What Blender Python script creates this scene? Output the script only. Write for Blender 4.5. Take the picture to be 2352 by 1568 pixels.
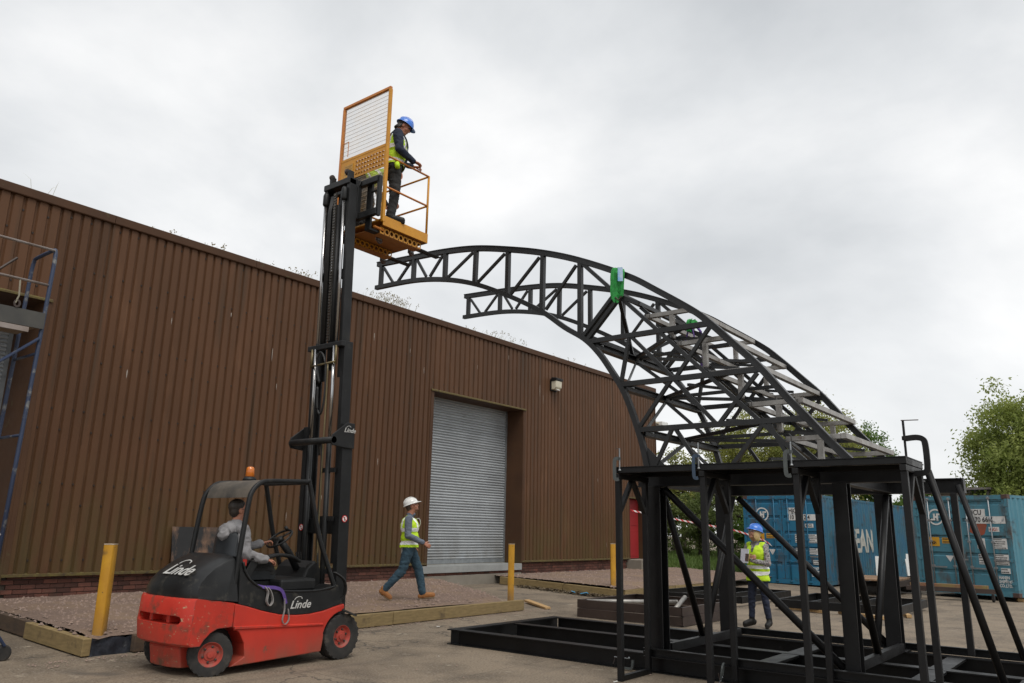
import bpy, bmesh, math, random
import numpy as np
from mathutils import Vector, Matrix, noise
random.seed(7)
for o in list(bpy.data.objects): bpy.data.objects.remove(o)
SC = bpy.context.scene
COL = SC.collection
R = math.radians
# World axes: X runs along the warehouse wall, -Y points out from the wall to the yard, Z up.

# ------------------------------------------------------------------ camera
PITCH, ROLL, YAW = R(13.67), R(1.14), R(38.2)
_f0 = Vector((math.cos(YAW), math.sin(YAW), 0)); _r0 = Vector((math.sin(YAW), -math.cos(YAW), 0)); _z = Vector((0, 0, 1))
_f = _f0*math.cos(PITCH) + _z*math.sin(PITCH)
_u0 = -_f0*math.sin(PITCH) + _z*math.cos(PITCH)
_u = _u0*math.cos(ROLL) - _r0*math.sin(ROLL)
_r = _r0*math.cos(ROLL) + _u0*math.sin(ROLL)
cam = bpy.data.cameras.new('camera'); camo = bpy.data.objects.new('camera', cam); COL.objects.link(camo)
m = Matrix.Identity(4)
for i in range(3):
    m[i][0] = _r[i]; m[i][1] = _u[i]; m[i][2] = -_f[i]
m[0][3], m[1][3], m[2][3] = 0.0, -14.3, 1.6
camo.matrix_world = m
cam.sensor_width = 36; cam.lens = 1793.6/2352*36; cam.clip_end = 2000; cam.clip_start = .05
SC.camera = camo

# ------------------------------------------------------------------ sky, sun, exposure
SUN_EL, SUN_AZ = R(58), R(-120)      # direction the light comes from, angle in the XY plane
w = bpy.data.worlds.new('World'); SC.world = w; w.use_nodes = True
nt = w.node_tree; nt.nodes.clear()
def N(t, **k):
    n = nt.nodes.new(t)
    for a, v in k.items(): setattr(n, a, v)
    return n
out = N('ShaderNodeOutputWorld'); bg = N('ShaderNodeBackground'); bg.inputs['Strength'].default_value = 1.0
sky = N('ShaderNodeTexSky', sky_type='NISHITA'); sky.sun_disc = False
sky.sun_elevation = SUN_EL; sky.sun_rotation = R(90) - SUN_AZ
skys = N('ShaderNodeMix', data_type='RGBA', blend_type='MULTIPLY'); skys.inputs['Factor'].default_value = 1
nt.links.new(sky.outputs['Color'], skys.inputs['A']); skys.inputs['B'].default_value = (.1, .1, .1, 1)
tc = N('ShaderNodeTexCoord'); sep = N('ShaderNodeSeparateXYZ'); nt.links.new(tc.outputs['Generated'], sep.inputs[0])
mx = N('ShaderNodeMath', operation='MAXIMUM'); nt.links.new(sep.outputs['Z'], mx.inputs[0]); mx.inputs[1].default_value = 0
ad = N('ShaderNodeMath', operation='ADD'); nt.links.new(mx.outputs[0], ad.inputs[0]); ad.inputs[1].default_value = .42
dx = N('ShaderNodeMath', operation='DIVIDE'); nt.links.new(sep.outputs['X'], dx.inputs[0]); nt.links.new(ad.outputs[0], dx.inputs[1])
dy = N('ShaderNodeMath', operation='DIVIDE'); nt.links.new(sep.outputs['Y'], dy.inputs[0]); nt.links.new(ad.outputs[0], dy.inputs[1])
cb = N('ShaderNodeCombineXYZ'); nt.links.new(dx.outputs[0], cb.inputs[0]); nt.links.new(dy.outputs[0], cb.inputs[1]); cb.inputs[2].default_value = 12.2
n1 = N('ShaderNodeTexNoise'); n1.inputs['Scale'].default_value = 1.35; n1.inputs['Detail'].default_value = 7; n1.inputs['Roughness'].default_value = .53; n1.inputs['Distortion'].default_value = .2
nt.links.new(cb.outputs[0], n1.inputs['Vector'])
rp = N('ShaderNodeValToRGB'); e = rp.color_ramp.elements
e[0].position = .30; e[0].color = (.46, .48, .497, 1); e[1].position = .62; e[1].color = (.86, .856, .848, 1)
e2 = rp.color_ramp.elements.new(.47); e2.color = (.65, .663, .672, 1)
nt.links.new(n1.outputs['Fac'], rp.inputs['Fac'])
mixs = N('ShaderNodeMix', data_type='RGBA'); mixs.inputs['Factor'].default_value = .93
hz = N('ShaderNodeMapRange'); hz.inputs[1].default_value = 0.0; hz.inputs[2].default_value = .5; hz.inputs[3].default_value = .55; hz.inputs[4].default_value = 0.0
nt.links.new(mx.outputs[0], hz.inputs[0])
hm = N('ShaderNodeMix', data_type='RGBA'); nt.links.new(hz.outputs[0], hm.inputs['Factor']); nt.links.new(rp.outputs['Color'], hm.inputs['A']); hm.inputs['B'].default_value = (.86, .86, .855, 1)   # overcast is paler low down
nt.links.new(skys.outputs['Result'], mixs.inputs['A']); nt.links.new(hm.outputs['Result'], mixs.inputs['B'])
nt.links.new(mixs.outputs['Result'], bg.inputs['Color']); nt.links.new(bg.outputs[0], out.inputs[0])
sun = bpy.data.lights.new('sun', 'SUN'); sun.energy = 1.5; sun.angle = R(30); sun.color = (1, .96, .9)
suno = bpy.data.objects.new('sun', sun); COL.objects.link(suno)
suno.rotation_euler = Vector((math.cos(SUN_AZ)*math.cos(SUN_EL), math.sin(SUN_AZ)*math.cos(SUN_EL), math.sin(SUN_EL))).to_track_quat('Z', 'Y').to_euler()
SC.view_settings.view_transform = 'Standard'; SC.view_settings.look = 'None'
SC.view_settings.exposure = 0.33; SC.view_settings.gamma = 1.0; SC.view_settings.use_curve_mapping = False
SC.render.engine = 'CYCLES'

# ------------------------------------------------------------------ materials
MATS = {}
def mat(name, col, col2=None, scale=4, detail=5, rough=.6, metal=0.0, bump=0.0, bscale=80, wear=None, stretch=(1, 1, 1), objvar=0.0, rvar=.12, spec=.5, wear2=None, coat=0.0, local=False, sss=0, zband=None, trans=0, edge=None):
    """col/col2 mottled by noise; wear=(colour, scale, lo, hi, stretch) patches; zband=(colour, z0, z1) dirt by height (moss at wall foot)"""
    if name in MATS: return MATS[name]
    M = bpy.data.materials.new(name); M.use_nodes = True; t = M.node_tree; b = t.nodes['Principled BSDF']
    L = t.links.new
    if local:
        g = t.nodes.new('ShaderNodeTexCoord'); pos = g.outputs['Object']
    else:
        g = t.nodes.new('ShaderNodeNewGeometry'); pos = g.outputs['Position']
    def nz(sc, st=(1, 1, 1), det=detail, ro=.55):
        v = t.nodes.new('ShaderNodeVectorMath'); v.operation = 'MULTIPLY'; L(pos, v.inputs[0]); v.inputs[1].default_value = st
        n = t.nodes.new('ShaderNodeTexNoise'); n.inputs['Scale'].default_value = sc; n.inputs['Detail'].default_value = det; n.inputs['Roughness'].default_value = ro
        L(v.outputs[0], n.inputs['Vector']); return n.outputs['Fac']
    def ramp(src, lo, hi):
        r = t.nodes.new('ShaderNodeMapRange'); r.inputs[1].default_value = lo; r.inputs[2].default_value = hi; r.clamp = True
        L(src, r.inputs[0]); return r.outputs[0]
    def mix(f, a, c):
        x = t.nodes.new('ShaderNodeMix'); x.data_type = 'RGBA'; L(f, x.inputs['Factor'])
        if isinstance(a, tuple): x.inputs['A'].default_value = (*a, 1)
        else: L(a, x.inputs['A'])
        if isinstance(c, tuple): x.inputs['B'].default_value = (*c, 1)
        else: L(c, x.inputs['B'])
        return x.outputs['Result']
    if col2 is None: col2 = tuple(c*.82 for c in col)
    base_n = nz(scale, stretch)
    c = mix(ramp(base_n, .32, .68), col, col2)
    for wr in (wear, wear2):
        if wr:
            wc, ws, lo, hi = wr[:4]; ws_st = wr[4] if len(wr) > 4 else (1, 1, 1)
            c = mix(ramp(nz(ws, ws_st, 7, .62), lo, hi), c, wc)
    if edge:      # paint rubbed off along the edges
        bv = t.nodes.new('ShaderNodeBevel'); bv.samples = 4; bv.inputs['Radius'].default_value = edge[1]; ng = t.nodes.new('ShaderNodeNewGeometry')
        dt = t.nodes.new('ShaderNodeVectorMath'); dt.operation = 'DOT_PRODUCT'; L(bv.outputs[0], dt.inputs[0]); L(ng.outputs['Normal'], dt.inputs[1])
        ew = ramp(dt.outputs['Value'], .985, .90); mm = t.nodes.new('ShaderNodeMath'); mm.operation = 'MULTIPLY'; L(ew, mm.inputs[0]); L(ramp(nz(9), .44, .60), mm.inputs[1])
        c = mix(mm.outputs[0], c, edge[0])
    if zband:
        sp = t.nodes.new('ShaderNodeSeparateXYZ'); gg = t.nodes.new('ShaderNodeNewGeometry'); L(gg.outputs['Position'], sp.inputs[0])
        r1 = ramp(sp.outputs['Z'], zband[2], zband[1])
        mm = t.nodes.new('ShaderNodeMath'); mm.operation = 'MULTIPLY'; L(r1, mm.inputs[0]); L(ramp(nz(3.0, (1, 1, .4)), .3, .7), mm.inputs[1])
        c = mix(mm.outputs[0], c, zband[0])
    if objvar:
        oi = t.nodes.new('ShaderNodeObjectInfo'); hs = t.nodes.new('ShaderNodeHueSaturation')
        r = t.nodes.new('ShaderNodeMapRange'); r.inputs[3].default_value = 1-objvar; r.inputs[4].default_value = 1+objvar
        L(oi.outputs['Random'], r.inputs[0]); L(r.outputs[0], hs.inputs['Value']); L(c, hs.inputs['Color']); c = hs.outputs['Color']
    L(c, b.inputs['Base Color'])
    b.inputs['Metallic'].default_value = metal
    rr = t.nodes.new('ShaderNodeMapRange'); rr.inputs[3].default_value = max(.03, rough-rvar); rr.inputs[4].default_value = min(1, rough+rvar)
    L(nz(scale*2.3), rr.inputs[0]); L(rr.outputs[0], b.inputs['Roughness'])
    b.inputs['Specular IOR Level'].default_value = spec
    if coat: b.inputs['Coat Weight'].default_value = coat; b.inputs['Coat Roughness'].default_value = .15
    if sss: b.inputs['Subsurface Weight'].default_value = sss; b.inputs['Subsurface Radius'].default_value = (.01, .004, .002)
    if trans: b.inputs['Transmission Weight'].default_value = trans
    if bump:
        bp = t.nodes.new('ShaderNodeBump'); bp.inputs['Strength'].default_value = bump; bp.inputs['Distance'].default_value = .01
        L(nz(bscale), bp.inputs['Height']); L(bp.outputs[0], b.inputs['Normal'])
    MATS[name] = M
    return M

# ------------------------------------------------------------------ mesh helpers
class MB:
    def __init__(s): s.v = []; s.f = []; s.mi = []; s.cur = 0
    def add(s, vs, fs):
        o = len(s.v); s.v += [tuple(p) for p in vs]; s.f += [tuple(i+o for i in f) for f in fs]; s.mi += [s.cur]*len(fs); return s
    def box(s, x0, x1, y0, y1, z0, z1):
        if x0 > x1: x0, x1 = x1, x0
        if y0 > y1: y0, y1 = y1, y0
        if z0 > z1: z0, z1 = z1, z0
        return s.add([(x0, y0, z0), (x1, y0, z0), (x1, y1, z0), (x0, y1, z0), (x0, y0, z1), (x1, y0, z1), (x1, y1, z1), (x0, y1, z1)],
                     [(0, 3, 2, 1), (4, 5, 6, 7), (0, 1, 5, 4), (1, 2, 6, 5), (2, 3, 7, 6), (3, 0, 4, 7)])
    def sweep(s, prof, pts, up=None, side=None, closed=False, caps=True):
        """sweep a 2-D profile (a along side, b along up) through points"""
        pts = [Vector(p) for p in pts]; n = len(pts); k = len(prof); vs = []
        for i, p in enumerate(pts):
            if closed: d = pts[(i+1) % n] - pts[i-1]
            else: d = pts[min(i+1, n-1)] - pts[max(i-1, 0)]
            d.normalize()
            if side is not None:
                sd = Vector(side); sd = (sd - d*sd.dot(d)).normalized(); u = sd.cross(d).normalized()
            else:
                u = Vector(up) if up is not None else (Vector((0, 0, 1)) if abs(d.z) < .95 else Vector((0, 1, 0)))
                u = (u - d*u.dot(d)).normalized(); sd = d.cross(u).normalized()
            # mitre: keep section width at bends
            for a, b in prof: vs.append(p + sd*a + u*b)
        fs = []
        for i in range(n if closed else n-1):
            j = (i+1) % n
            for q in range(k):
                r_ = (q+1) % k; fs.append((i*k+q, i*k+r_, j*k+r_, j*k+q))
        if caps and not closed:
            fs.append(tuple(reversed(range(k)))); fs.append(tuple(range((n-1)*k, n*k)))
        return s.add(vs, fs)
    def beam(s, p, q, w_, h, up=None, side=None):
        a, b = w_/2, h/2
        return s.sweep([(-a, -b), (a, -b), (a, b), (-a, b)], [p, q], up, side)
    def ibeam(s, p, q, h, b, tf=.012, tw=.008, up=None):
        a, c, e_ = b/2, h/2, tw/2
        return s.sweep([(-a, -c), (a, -c), (a, -c+tf), (e_, -c+tf), (e_, c-tf), (a, c-tf), (a, c), (-a, c), (-a, c-tf), (-e_, c-tf), (-e_, -c+tf), (-a, -c+tf)], [p, q], up)
    def chan(s, p, q, h, b, tk=.01, up=None):
        c = h/2
        return s.sweep([(0, -c), (b, -c), (b, -c+tk), (tk, -c+tk), (tk, c-tk), (b, c-tk), (b, c), (0, c)], [p, q], up)
    def tube(s, pts, r, n=10, r2=None, up=None):
        pts = [Vector(p) for p in pts]
        if r2 is None or len(pts) != 2:
            return s.sweep([(r*math.cos(2*math.pi*i/n), r*math.sin(2*math.pi*i/n)) for i in range(n)], pts, up)
        d = (pts[1]-pts[0]).normalized(); u = Vector((0, 0, 1)) if abs(d.z) < .95 else Vector((0, 1, 0)); u = (u-d*u.dot(d)).normalized(); sd = d.cross(u)
        vs = []
        for p, rr in zip(pts, (r, r2)):
            for i in range(n):
                a = 2*math.pi*i/n; vs.append(p+sd*rr*math.cos(a)+u*rr*math.sin(a))
        return s.add(vs, [(i, (i+1) % n, n+(i+1) % n, n+i) for i in range(n)] + [tuple(reversed(range(n))), tuple(range(n, 2*n))])
    def lathe(s, prof, c, axis='z', n=24, caps=True):
        """prof = list of (radius, height) along axis"""
        vs = []; k = len(prof)
        for rr, h in prof:
            for i in range(n):
                a = 2*math.pi*i/n; x, y = rr*math.cos(a), rr*math.sin(a)
                p = {'z': (x, y, h), 'y': (x, h, y), 'x': (h, x, y)}[axis]
                vs.append((c[0]+p[0], c[1]+p[1], c[2]+p[2]))
        fs = [(j*n+i, j*n+(i+1) % n, (j+1)*n+(i+1) % n, (j+1)*n+i) for j in range(k-1) for i in range(n)]
        if caps: fs += [tuple(reversed(range(n))), tuple(range((k-1)*n, k*n))]
        return s.add(vs, fs)
    def prism(s, poly, y0, y1, axis='y'):
        """poly in (x,z) extruded along y (axis='y'), or (x,y) along z, or (y,z) along x"""
        k = len(poly)
        f = {'y': lambda a, b, h: (a, h, b), 'z': lambda a, b, h: (a, b, h), 'x': lambda a, b, h: (h, a, b)}[axis]
        vs = [f(a, b, y0) for a, b in poly] + [f(a, b, y1) for a, b in poly]
        return s.add(vs, [(i, (i+1) % k, k+(i+1) % k, k+i) for i in range(k)] + [tuple(reversed(range(k))), tuple(range(k, 2*k))])
    def sphere(s, c, r, nu=14, nv=9):
        if not isinstance(r, (tuple, list)): r = (r, r, r)
        vs = []; fs = []
        for j in range(1, nv):
            a = math.pi*j/nv
            for i in range(nu):
                b = 2*math.pi*i/nu; vs.append((c[0]+r[0]*math.sin(a)*math.cos(b), c[1]+r[1]*math.sin(a)*math.sin(b), c[2]+r[2]*math.cos(a)))
        t0 = len(vs); vs += [(c[0], c[1], c[2]+r[2]), (c[0], c[1], c[2]-r[2])]
        for j in range(nv-2):
            for i in range(nu): fs.append((j*nu+i, (j+1)*nu+i, (j+1)*nu+(i+1) % nu, j*nu+(i+1) % nu))
        for i in range(nu): fs.append((t0, i, (i+1) % nu)); fs.append((t0+1, (nv-2)*nu+(i+1) % nu, (nv-2)*nu+i))
        return s.add(vs, fs)
    def holeplate(s, o, u, v, L, H, n, r, thick, m=10):
        """plate of n square-ish cells along u with a round hole in each; thickness along u x v"""
        o = Vector(o); u = Vector(u).normalized(); v = Vector(v).normalized(); nn = u.cross(v)
        cw = L/n
        for i in range(n):
            c = o + u*(cw*(i+.5)) + v*(H/2); rim = []; sq = []
            for k in range(m):
                a = 2*math.pi*(k+.5)/m; ca, sa = math.cos(a), math.sin(a)
                q = min((cw/2)/max(abs(ca), 1e-6), (H/2)/max(abs(sa), 1e-6))
                rim.append(c+u*r*ca+v*r*sa); sq.append(c+u*q*ca+v*q*sa)
            back = [p-nn*thick for p in rim]; bsq = [p-nn*thick for p in sq]
            vs = rim+sq+back+bsq; fs = []
            for k in range(m):
                j = (k+1) % m
                fs += [(k, m+k, m+j, j), (k, j, 2*m+j, 2*m+k), (2*m+k, 2*m+j, 3*m+j, 3*m+k)]
            s.add(vs, fs)
        return s
    def mesh(s, name, smooth=False):
        me = bpy.data.meshes.new(name); me.from_pydata(s.v, [], s.f); me.update()
        bm = bmesh.new(); bm.from_mesh(me); bmesh.ops.recalc_face_normals(bm, faces=bm.faces); bm.to_mesh(me); bm.free()
        if smooth: me.shade_smooth()
        return me
    def build(s, name, material=None, parent=None, bevel=0, smooth=False, segs=2, auto=False):
        me = s.mesh(name, smooth)
        ms = material if isinstance(material, (list, tuple)) else [material]
        for x in ms: me.materials.append(x)
        if len(ms) > 1: me.polygons.foreach_set('material_index', s.mi)
        o = bpy.data.objects.new(name, me); COL.objects.link(o)
        if parent is not None: attach(o, parent)
        if bevel:
            b = o.modifiers.new('bevel', 'BEVEL'); b.width = bevel; b.segments = segs; b.limit_method = 'ANGLE'; b.angle_limit = R(40)
        if auto:
            me.shade_smooth(); me.set_sharp_from_angle(angle=R(auto if auto > 1 else 38))
        return o
def attach(o, parent):
    o.parent = parent
    if parent.type == 'EMPTY': o.matrix_parent_inverse = parent_world(parent).inverted()
def parent_world(p):
    return Matrix.LocRotScale(p.location, p.rotation_euler, p.scale)
def thing(name, loc, label, cat, group=None):
    o = bpy.data.objects.new(name, None); o.empty_display_size = .2; COL.objects.link(o); o.location = loc
    return tag(o, label, cat, group)
def tag(o, label, cat, group=None):
    o['label'] = label; o['category'] = cat
    if group: o['group'] = group
    return o
def struct(o): o['kind'] = 'structure'; return o
def stuff(o): o['kind'] = 'stuff'; return o
def inst(name, me, loc, parent, rot=(0, 0, 0), scale=(1, 1, 1)):
    o = bpy.data.objects.new(name, me); COL.objects.link(o); o.location = loc; o.rotation_euler = rot; o.scale = scale
    if parent is not None: attach(o, parent)
    return o
def place(o, M):
    """move a part built in local coordinates (identity parent frame)"""
    o.matrix_basis = M; return o
def text(name, body, size, M, material, parent, shear=0, extrude=.0015, align='LEFT', bold=0.0, sx=1):
    c = bpy.data.curves.new(name, 'FONT'); c.body = body; c.size = size; c.extrude = extrude; c.shear = shear; c.align_x = align; c.offset = bold; c.resolution_u = 3
    to = bpy.data.objects.new('tmp', c); COL.objects.link(to)
    bpy.context.view_layer.update()
    me = bpy.data.meshes.new_from_object(to.evaluated_get(bpy.context.evaluated_depsgraph_get()))
    bpy.data.objects.remove(to)
    me.transform(M @ Matrix.Diagonal((sx, 1, 1, 1))); me.materials.clear(); me.materials.append(material); me.name = name
    o = bpy.data.objects.new(name, me); COL.objects.link(o)
    if parent is not None: attach(o, parent)
    return o
def frame(o, x, y):
    """matrix with origin o, local x,y axes"""
    x = Vector(x).normalized(); y = Vector(y); y = (y-x*y.dot(x)).normalized(); z = x.cross(y)
    M = Matrix.Identity(4)
    for i in range(3): M[i][0] = x[i]; M[i][1] = y[i]; M[i][2] = z[i]; M[i][3] = o[i]
    return M
def P(s, t, z): return Vector((s, -t, z))
def crom(pts, k=4):
    """Catmull-Rom through points"""
    pts = [Vector(p) for p in pts]; out_ = []
    for i in range(len(pts)-1):
        p0 = pts[max(i-1, 0)]; p1 = pts[i]; p2 = pts[i+1]; p3 = pts[min(i+2, len(pts)-1)]
        for j in range(k):
            t = j/k
            out_.append(.5*((2*p1)+(p2-p0)*t+(2*p0-5*p1+4*p2-p3)*t*t+(3*p1-p0-3*p2+p3)*t**3))
    return out_+[pts[-1]]
# ------------------------------------------------------------------ common materials
M_black = mat('black_paint', (.0045, .0045, .005), (.009, .009, .0095), 3, rough=.45, rvar=.2, bump=.08, bscale=90, spec=.30, wear=((.030, .028, .026), 7, .64, .80))
M_rust = mat('dark_mill_steel', (.035, .022, .017), (.055, .035, .028), 3, rough=.55, bump=.08, wear=((.09, .07, .06), 5, .62, .75))
M_bare = mat('bare_steel', (.36, .345, .32), (.22, .205, .188), 5, rough=.42, metal=.55, bump=.06, wear=((.13, .09, .065), 6, .58, .72))
M_zinc = mat('galvanised', (.33, .35, .36), (.24, .255, .265), 8, rough=.42, metal=.6, wear=((.16, .14, .11), 5, .66, .8))
M_chrome = mat('chrome', (.50, .50, .51), (.38, .37, .36), 3, rough=.22, metal=1, rvar=.08)
M_rubber = mat('rubber', (.018, .018, .018), (.034, .031, .028), 10, rough=.85, bump=.15, wear=((.10, .085, .07), 5, .56, .78))
M_yellow = mat('yellow_paint', (.60, .27, .012), (.50, .215, .012), 6, rough=.5, wear=((.16, .07, .02), 9, .66, .76), bump=.05)
M_yelpost = mat('yellow_post_paint', (.56, .29, .018), (.46, .22, .014), 5, rough=.6, wear=((.16, .09, .03), 6, .60, .78), wear2=((.05, .035, .025), 16, .66, .70), bump=.1, zband=((.17, .11, .06), .25, .6))
M_timber = mat('green_treated_timber', (.30, .215, .095), (.21, .15, .065), 6, rough=.8, stretch=(1, 1, 5), bump=.25, bscale=40, objvar=.18, wear=((.10, .07, .04), 4, .6, .75))
M_plank = mat('pale_timber', (.46, .30, .14), (.34, .21, .09), 8, rough=.75, stretch=(1, 4, 1), bump=.2, objvar=.12)
M_conc = mat('concrete', (.235, .21, .175), (.17, .15, .12), 2, rough=.9, bump=.25, bscale=70, wear=((.17, .15, .11), 1.2, .55, .75))
M_clad = mat('brown_cladding', (.104, .049, .024), (.084, .041, .020), 1.3, rough=.55, spec=.22, bump=.04, bscale=14, stretch=(1, 1, .35), zband=((.080, .060, .022), .7, 2.8), wear=((.142, .070, .036), 1.8, .58, .74, (1.2, 1.2, .25)), wear2=((.055, .034, .020), 2.2, .54, .72, (2.2, 2.2, .10)), objvar=.12)
M_trim = mat('brown_trim', (.078, .038, .019), (.062, .031, .017), 2, rough=.6, spec=.22, zband=((.08, .07, .03), .6, 1.4), wear=((.10, .085, .04), 4, .62, .78))
M_moss = mat('mossy_trim', (.070, .048, .022), (.125, .098, .026), 14, rough=.95, bump=.5, bscale=120, wear=((.05, .035, .02), 9, .55, .7))
M_shut = mat('shutter_slat', (.40, .425, .44), (.33, .35, .365), 1.5, rough=.5, metal=.15, objvar=.09, zband=((.20, .19, .165), .7, 1.7), wear=((.20, .20, .19), 2.2, .62, .8, (1, 1, 3)))
M_brick = mat('brick', (.115, .042, .028), (.078, .032, .023), 9, rough=.9, bump=.3, bscale=60, objvar=.45, wear=((.075, .055, .035), 1.7, .56, .72))
M_mortar = mat('mortar', (.10, .085, .068), (.065, .055, .043), 8, rough=.95, bump=.3)
M_gravel = mat('gravel', (.205, .140, .105), (.135, .093, .073), 30, rough=.95, bump=1.0, bscale=55, wear=((.215, .145, .092), .9, .45, .66), wear2=((.38, .33, .29), 48, .65, .71))
M_stone = mat('gravel_stone', (.30, .21, .165), (.17, .125, .105), 40, rough=.95, wear=((.45, .41, .37), 25, .62, .68))
M_memb = mat('black_membrane', (.012, .014, .018), (.03, .035, .045), 12, rough=.35, bump=.4, bscale=30)
M_white = mat('white_paint', (.78, .78, .76), (.70, .70, .68), 6, rough=.6)
M_plast = mat('black_plastic', (.008, .0085, .009), (.014, .0145, .015), 5, rough=.5, spec=.35, bump=.06, wear=((.06, .054, .044), 3, .60, .88))
M_red = mat('red_paint', (.54, .034, .018), (.44, .027, .015), 3, rough=.45, bump=.03, coat=.05, edge=((.09, .045, .035), .02), zband=((.17, .085, .055), .05, .42), wear=((.15, .075, .045), 6, .665, .73), wear2=((.05, .03, .025), 13, .69, .72))
M_hose = mat('hose', (.012, .012, .012), None, 6, rough=.5)
M_ochre = mat('oily_pipe', (.20, .16, .08), (.13, .10, .05), 5, rough=.4, metal=.5)

# ------------------------------------------------------------------ ground
def zyard(t):
    if t >= 6.5: return 0.0
    return .20*((6.5-max(t, 0))/6.5)**1.3
M_ground = mat('yard_concrete', (.225, .175, .122), (.172, .134, .094), .55, detail=9, rough=.9, bump=.35, bscale=45, wear=((.096, .074, .052), 1.3, .47, .68), wear2=((.33, .275, .205), 2.6, .615, .70))
def lin(segs):
    o = [segs[0][0]]
    for a, b, n in segs: o += [a+(b-a)*(i+1)/n for i in range(n)]
    return o
gx = lin([(-400, -60, 5), (-60, -5, 8), (-5, 36, 82), (36, 80, 10), (80, 600, 6)])
gt = lin([(-400, -60, 5), (-60, -12, 5), (-12, 16, 56), (16, 40, 6), (40, 300, 5)])
g = MB()
vs = []
for x in gx:
    for t in gt:
        near = -3 < x < 40 and -2 < t < 15
        dz = (noise.noise(Vector((x*.35, t*.35, 0)))*.012 + noise.noise(Vector((x*1.3, t*1.3, 4)))*.004) if near else 0
        vs.append((x, -t, zyard(t)+dz - (.02 if near else 0) + .02))
nx, ny = len(gx), len(gt)
g.add(vs, [(i*ny+j, i*ny+j+1, (i+1)*ny+j+1, (i+1)*ny+j) for i in range(nx-1) for j in range(ny-1)])
gr = struct(g.build('ground', M_ground, smooth=True))
def ground_detail(M):
    t = M.node_tree; b_ = t.nodes['Principled BSDF']; L = t.links.new; src = b_.inputs['Base Color'].links[0].from_socket
    ge = t.nodes.new('ShaderNodeNewGeometry'); pos = ge.outputs['Position']
    def nn(tp, **k):
        n = t.nodes.new(tp)
        for a, v in k.items(): setattr(n, a, v)
        return n
    def mr(s_, lo, hi, a=0, c=1):
        r = nn('ShaderNodeMapRange'); r.inputs[1].default_value = lo; r.inputs[2].default_value = hi; r.inputs[3].default_value = a; r.inputs[4].default_value = c; L(s_, r.inputs[0]); return r.outputs[0]
    def blend(f, c, col, mode='MIX'):
        x = nn('ShaderNodeMix', data_type='RGBA', blend_type=mode); L(f, x.inputs['Factor']); L(c, x.inputs['A']); x.inputs['B'].default_value = (*col, 1); return x.outputs['Result']
    c = src
    # fine aggregate speckle
    n = nn('ShaderNodeTexNoise'); n.inputs['Scale'].default_value = 42; n.inputs['Detail'].default_value = 4; L(pos, n.inputs['Vector']); c = blend(mr(n.outputs['Fac'], .55, .72), c, (.28, .24, .19)); c = blend(mr(n.outputs['Fac'], .42, .30), c, (.065, .05, .038))
    # hairline cracks
    dn = nn('ShaderNodeTexNoise'); dn.inputs['Scale'].default_value = 1.2; dn.inputs['Detail'].default_value = 5; L(pos, dn.inputs['Vector'])
    av = nn('ShaderNodeVectorMath', operation='ADD'); sv = nn('ShaderNodeVectorMath', operation='SCALE'); sv.inputs['Scale'].default_value = 1.3; L(dn.outputs['Color'], sv.inputs[0]); L(pos, av.inputs[0]); L(sv.outputs[0], av.inputs[1])
    vo = nn('ShaderNodeTexVoronoi', feature='DISTANCE_TO_EDGE'); vo.inputs['Scale'].default_value = .22; L(av.outputs[0], vo.inputs['Vector'])
    c = blend(mr(vo.outputs['Distance'], .0045, .001, 0, .8), c, (.045, .038, .032))
    # slab joints
    sp = nn('ShaderNodeSeparateXYZ'); L(pos, sp.inputs[0])
    for k, off in (('X', .9), ('Y', 1.6)):
        a = nn('ShaderNodeMath', operation='ADD'); a.inputs[1].default_value = 200+off; L(sp.outputs[k], a.inputs[0]); m_ = nn('ShaderNodeMath', operation='MODULO'); m_.inputs[1].default_value = 4.5; L(a.outputs[0], m_.inputs[0])
        c = blend(mr(m_.outputs[0], .022, .008, 0, .55), c, (.05, .042, .034))
    # tyre scuffs running along the yard
    wv = nn('ShaderNodeVectorMath', operation='MULTIPLY'); wv.inputs[1].default_value = (.16, 2.4, 1); L(pos, wv.inputs[0]); n2 = nn('ShaderNodeTexNoise'); n2.inputs['Scale'].default_value = 1.1; n2.inputs['Detail'].default_value = 5; L(wv.outputs[0], n2.inputs['Vector'])
    c = blend(mr(n2.outputs['Fac'], .56, .72, 0, .55), c, (.07, .058, .046))
    # oil spots
    v2 = nn('ShaderNodeTexVoronoi'); v2.inputs['Scale'].default_value = .55; L(av.outputs[0], v2.inputs['Vector']); c = blend(mr(v2.outputs['Distance'], .16, .05, 0, .6), c, (.05, .045, .04))
    L(c, b_.inputs['Base Color'])
ground_detail(M_ground)

# gravel beds in front of the wall
def bed(name, x0, x1, slant):
    b = MB(); k = 0; X = lin([(x0, x1, int((x1-x0)*5))]); T = lin([(-.02, 4.2, 24)])
    vs = []
    for x in X:
        for t in T:
            xr = x1 + (slant*(1-t/4.2) if slant else 0)
            xx = x0 + (x-x0)*(xr-x0)/(x1-x0)
            z = .312 + .10*(1-(max(t, 0)/4.2)**1.5) + noise.noise(Vector((xx*.8, t*.8, 1)))*.022 + noise.noise(Vector((xx*4, t*4, 1)))*.010
            z -= .05*max(0, 1-abs(t-4.2)/.3)
            if slant:
                d = xr-xx; z -= max(0, 1-d/.7)**1.3*(z-zyard(t)+.02)
                d0 = xx-x0
                z -= max(0, 1-d0/.25)*.04
            vs.append((xx, -t, z))
    n = len(T)
    b.add(vs, [(i*n+j, i*n+j+1, (i+1)*n+j+1, (i+1)*n+j) for i in range(len(X)-1) for j in range(n-1)])
    return struct(b.build(name, M_gravel, smooth=True)), vs
bed1, bv1 = bed('gravel_bed', 4.80, 13.25, 2.6)
bed2, bv2 = bed('gravel_bed', 17.50, 27.6, 0)
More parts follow.
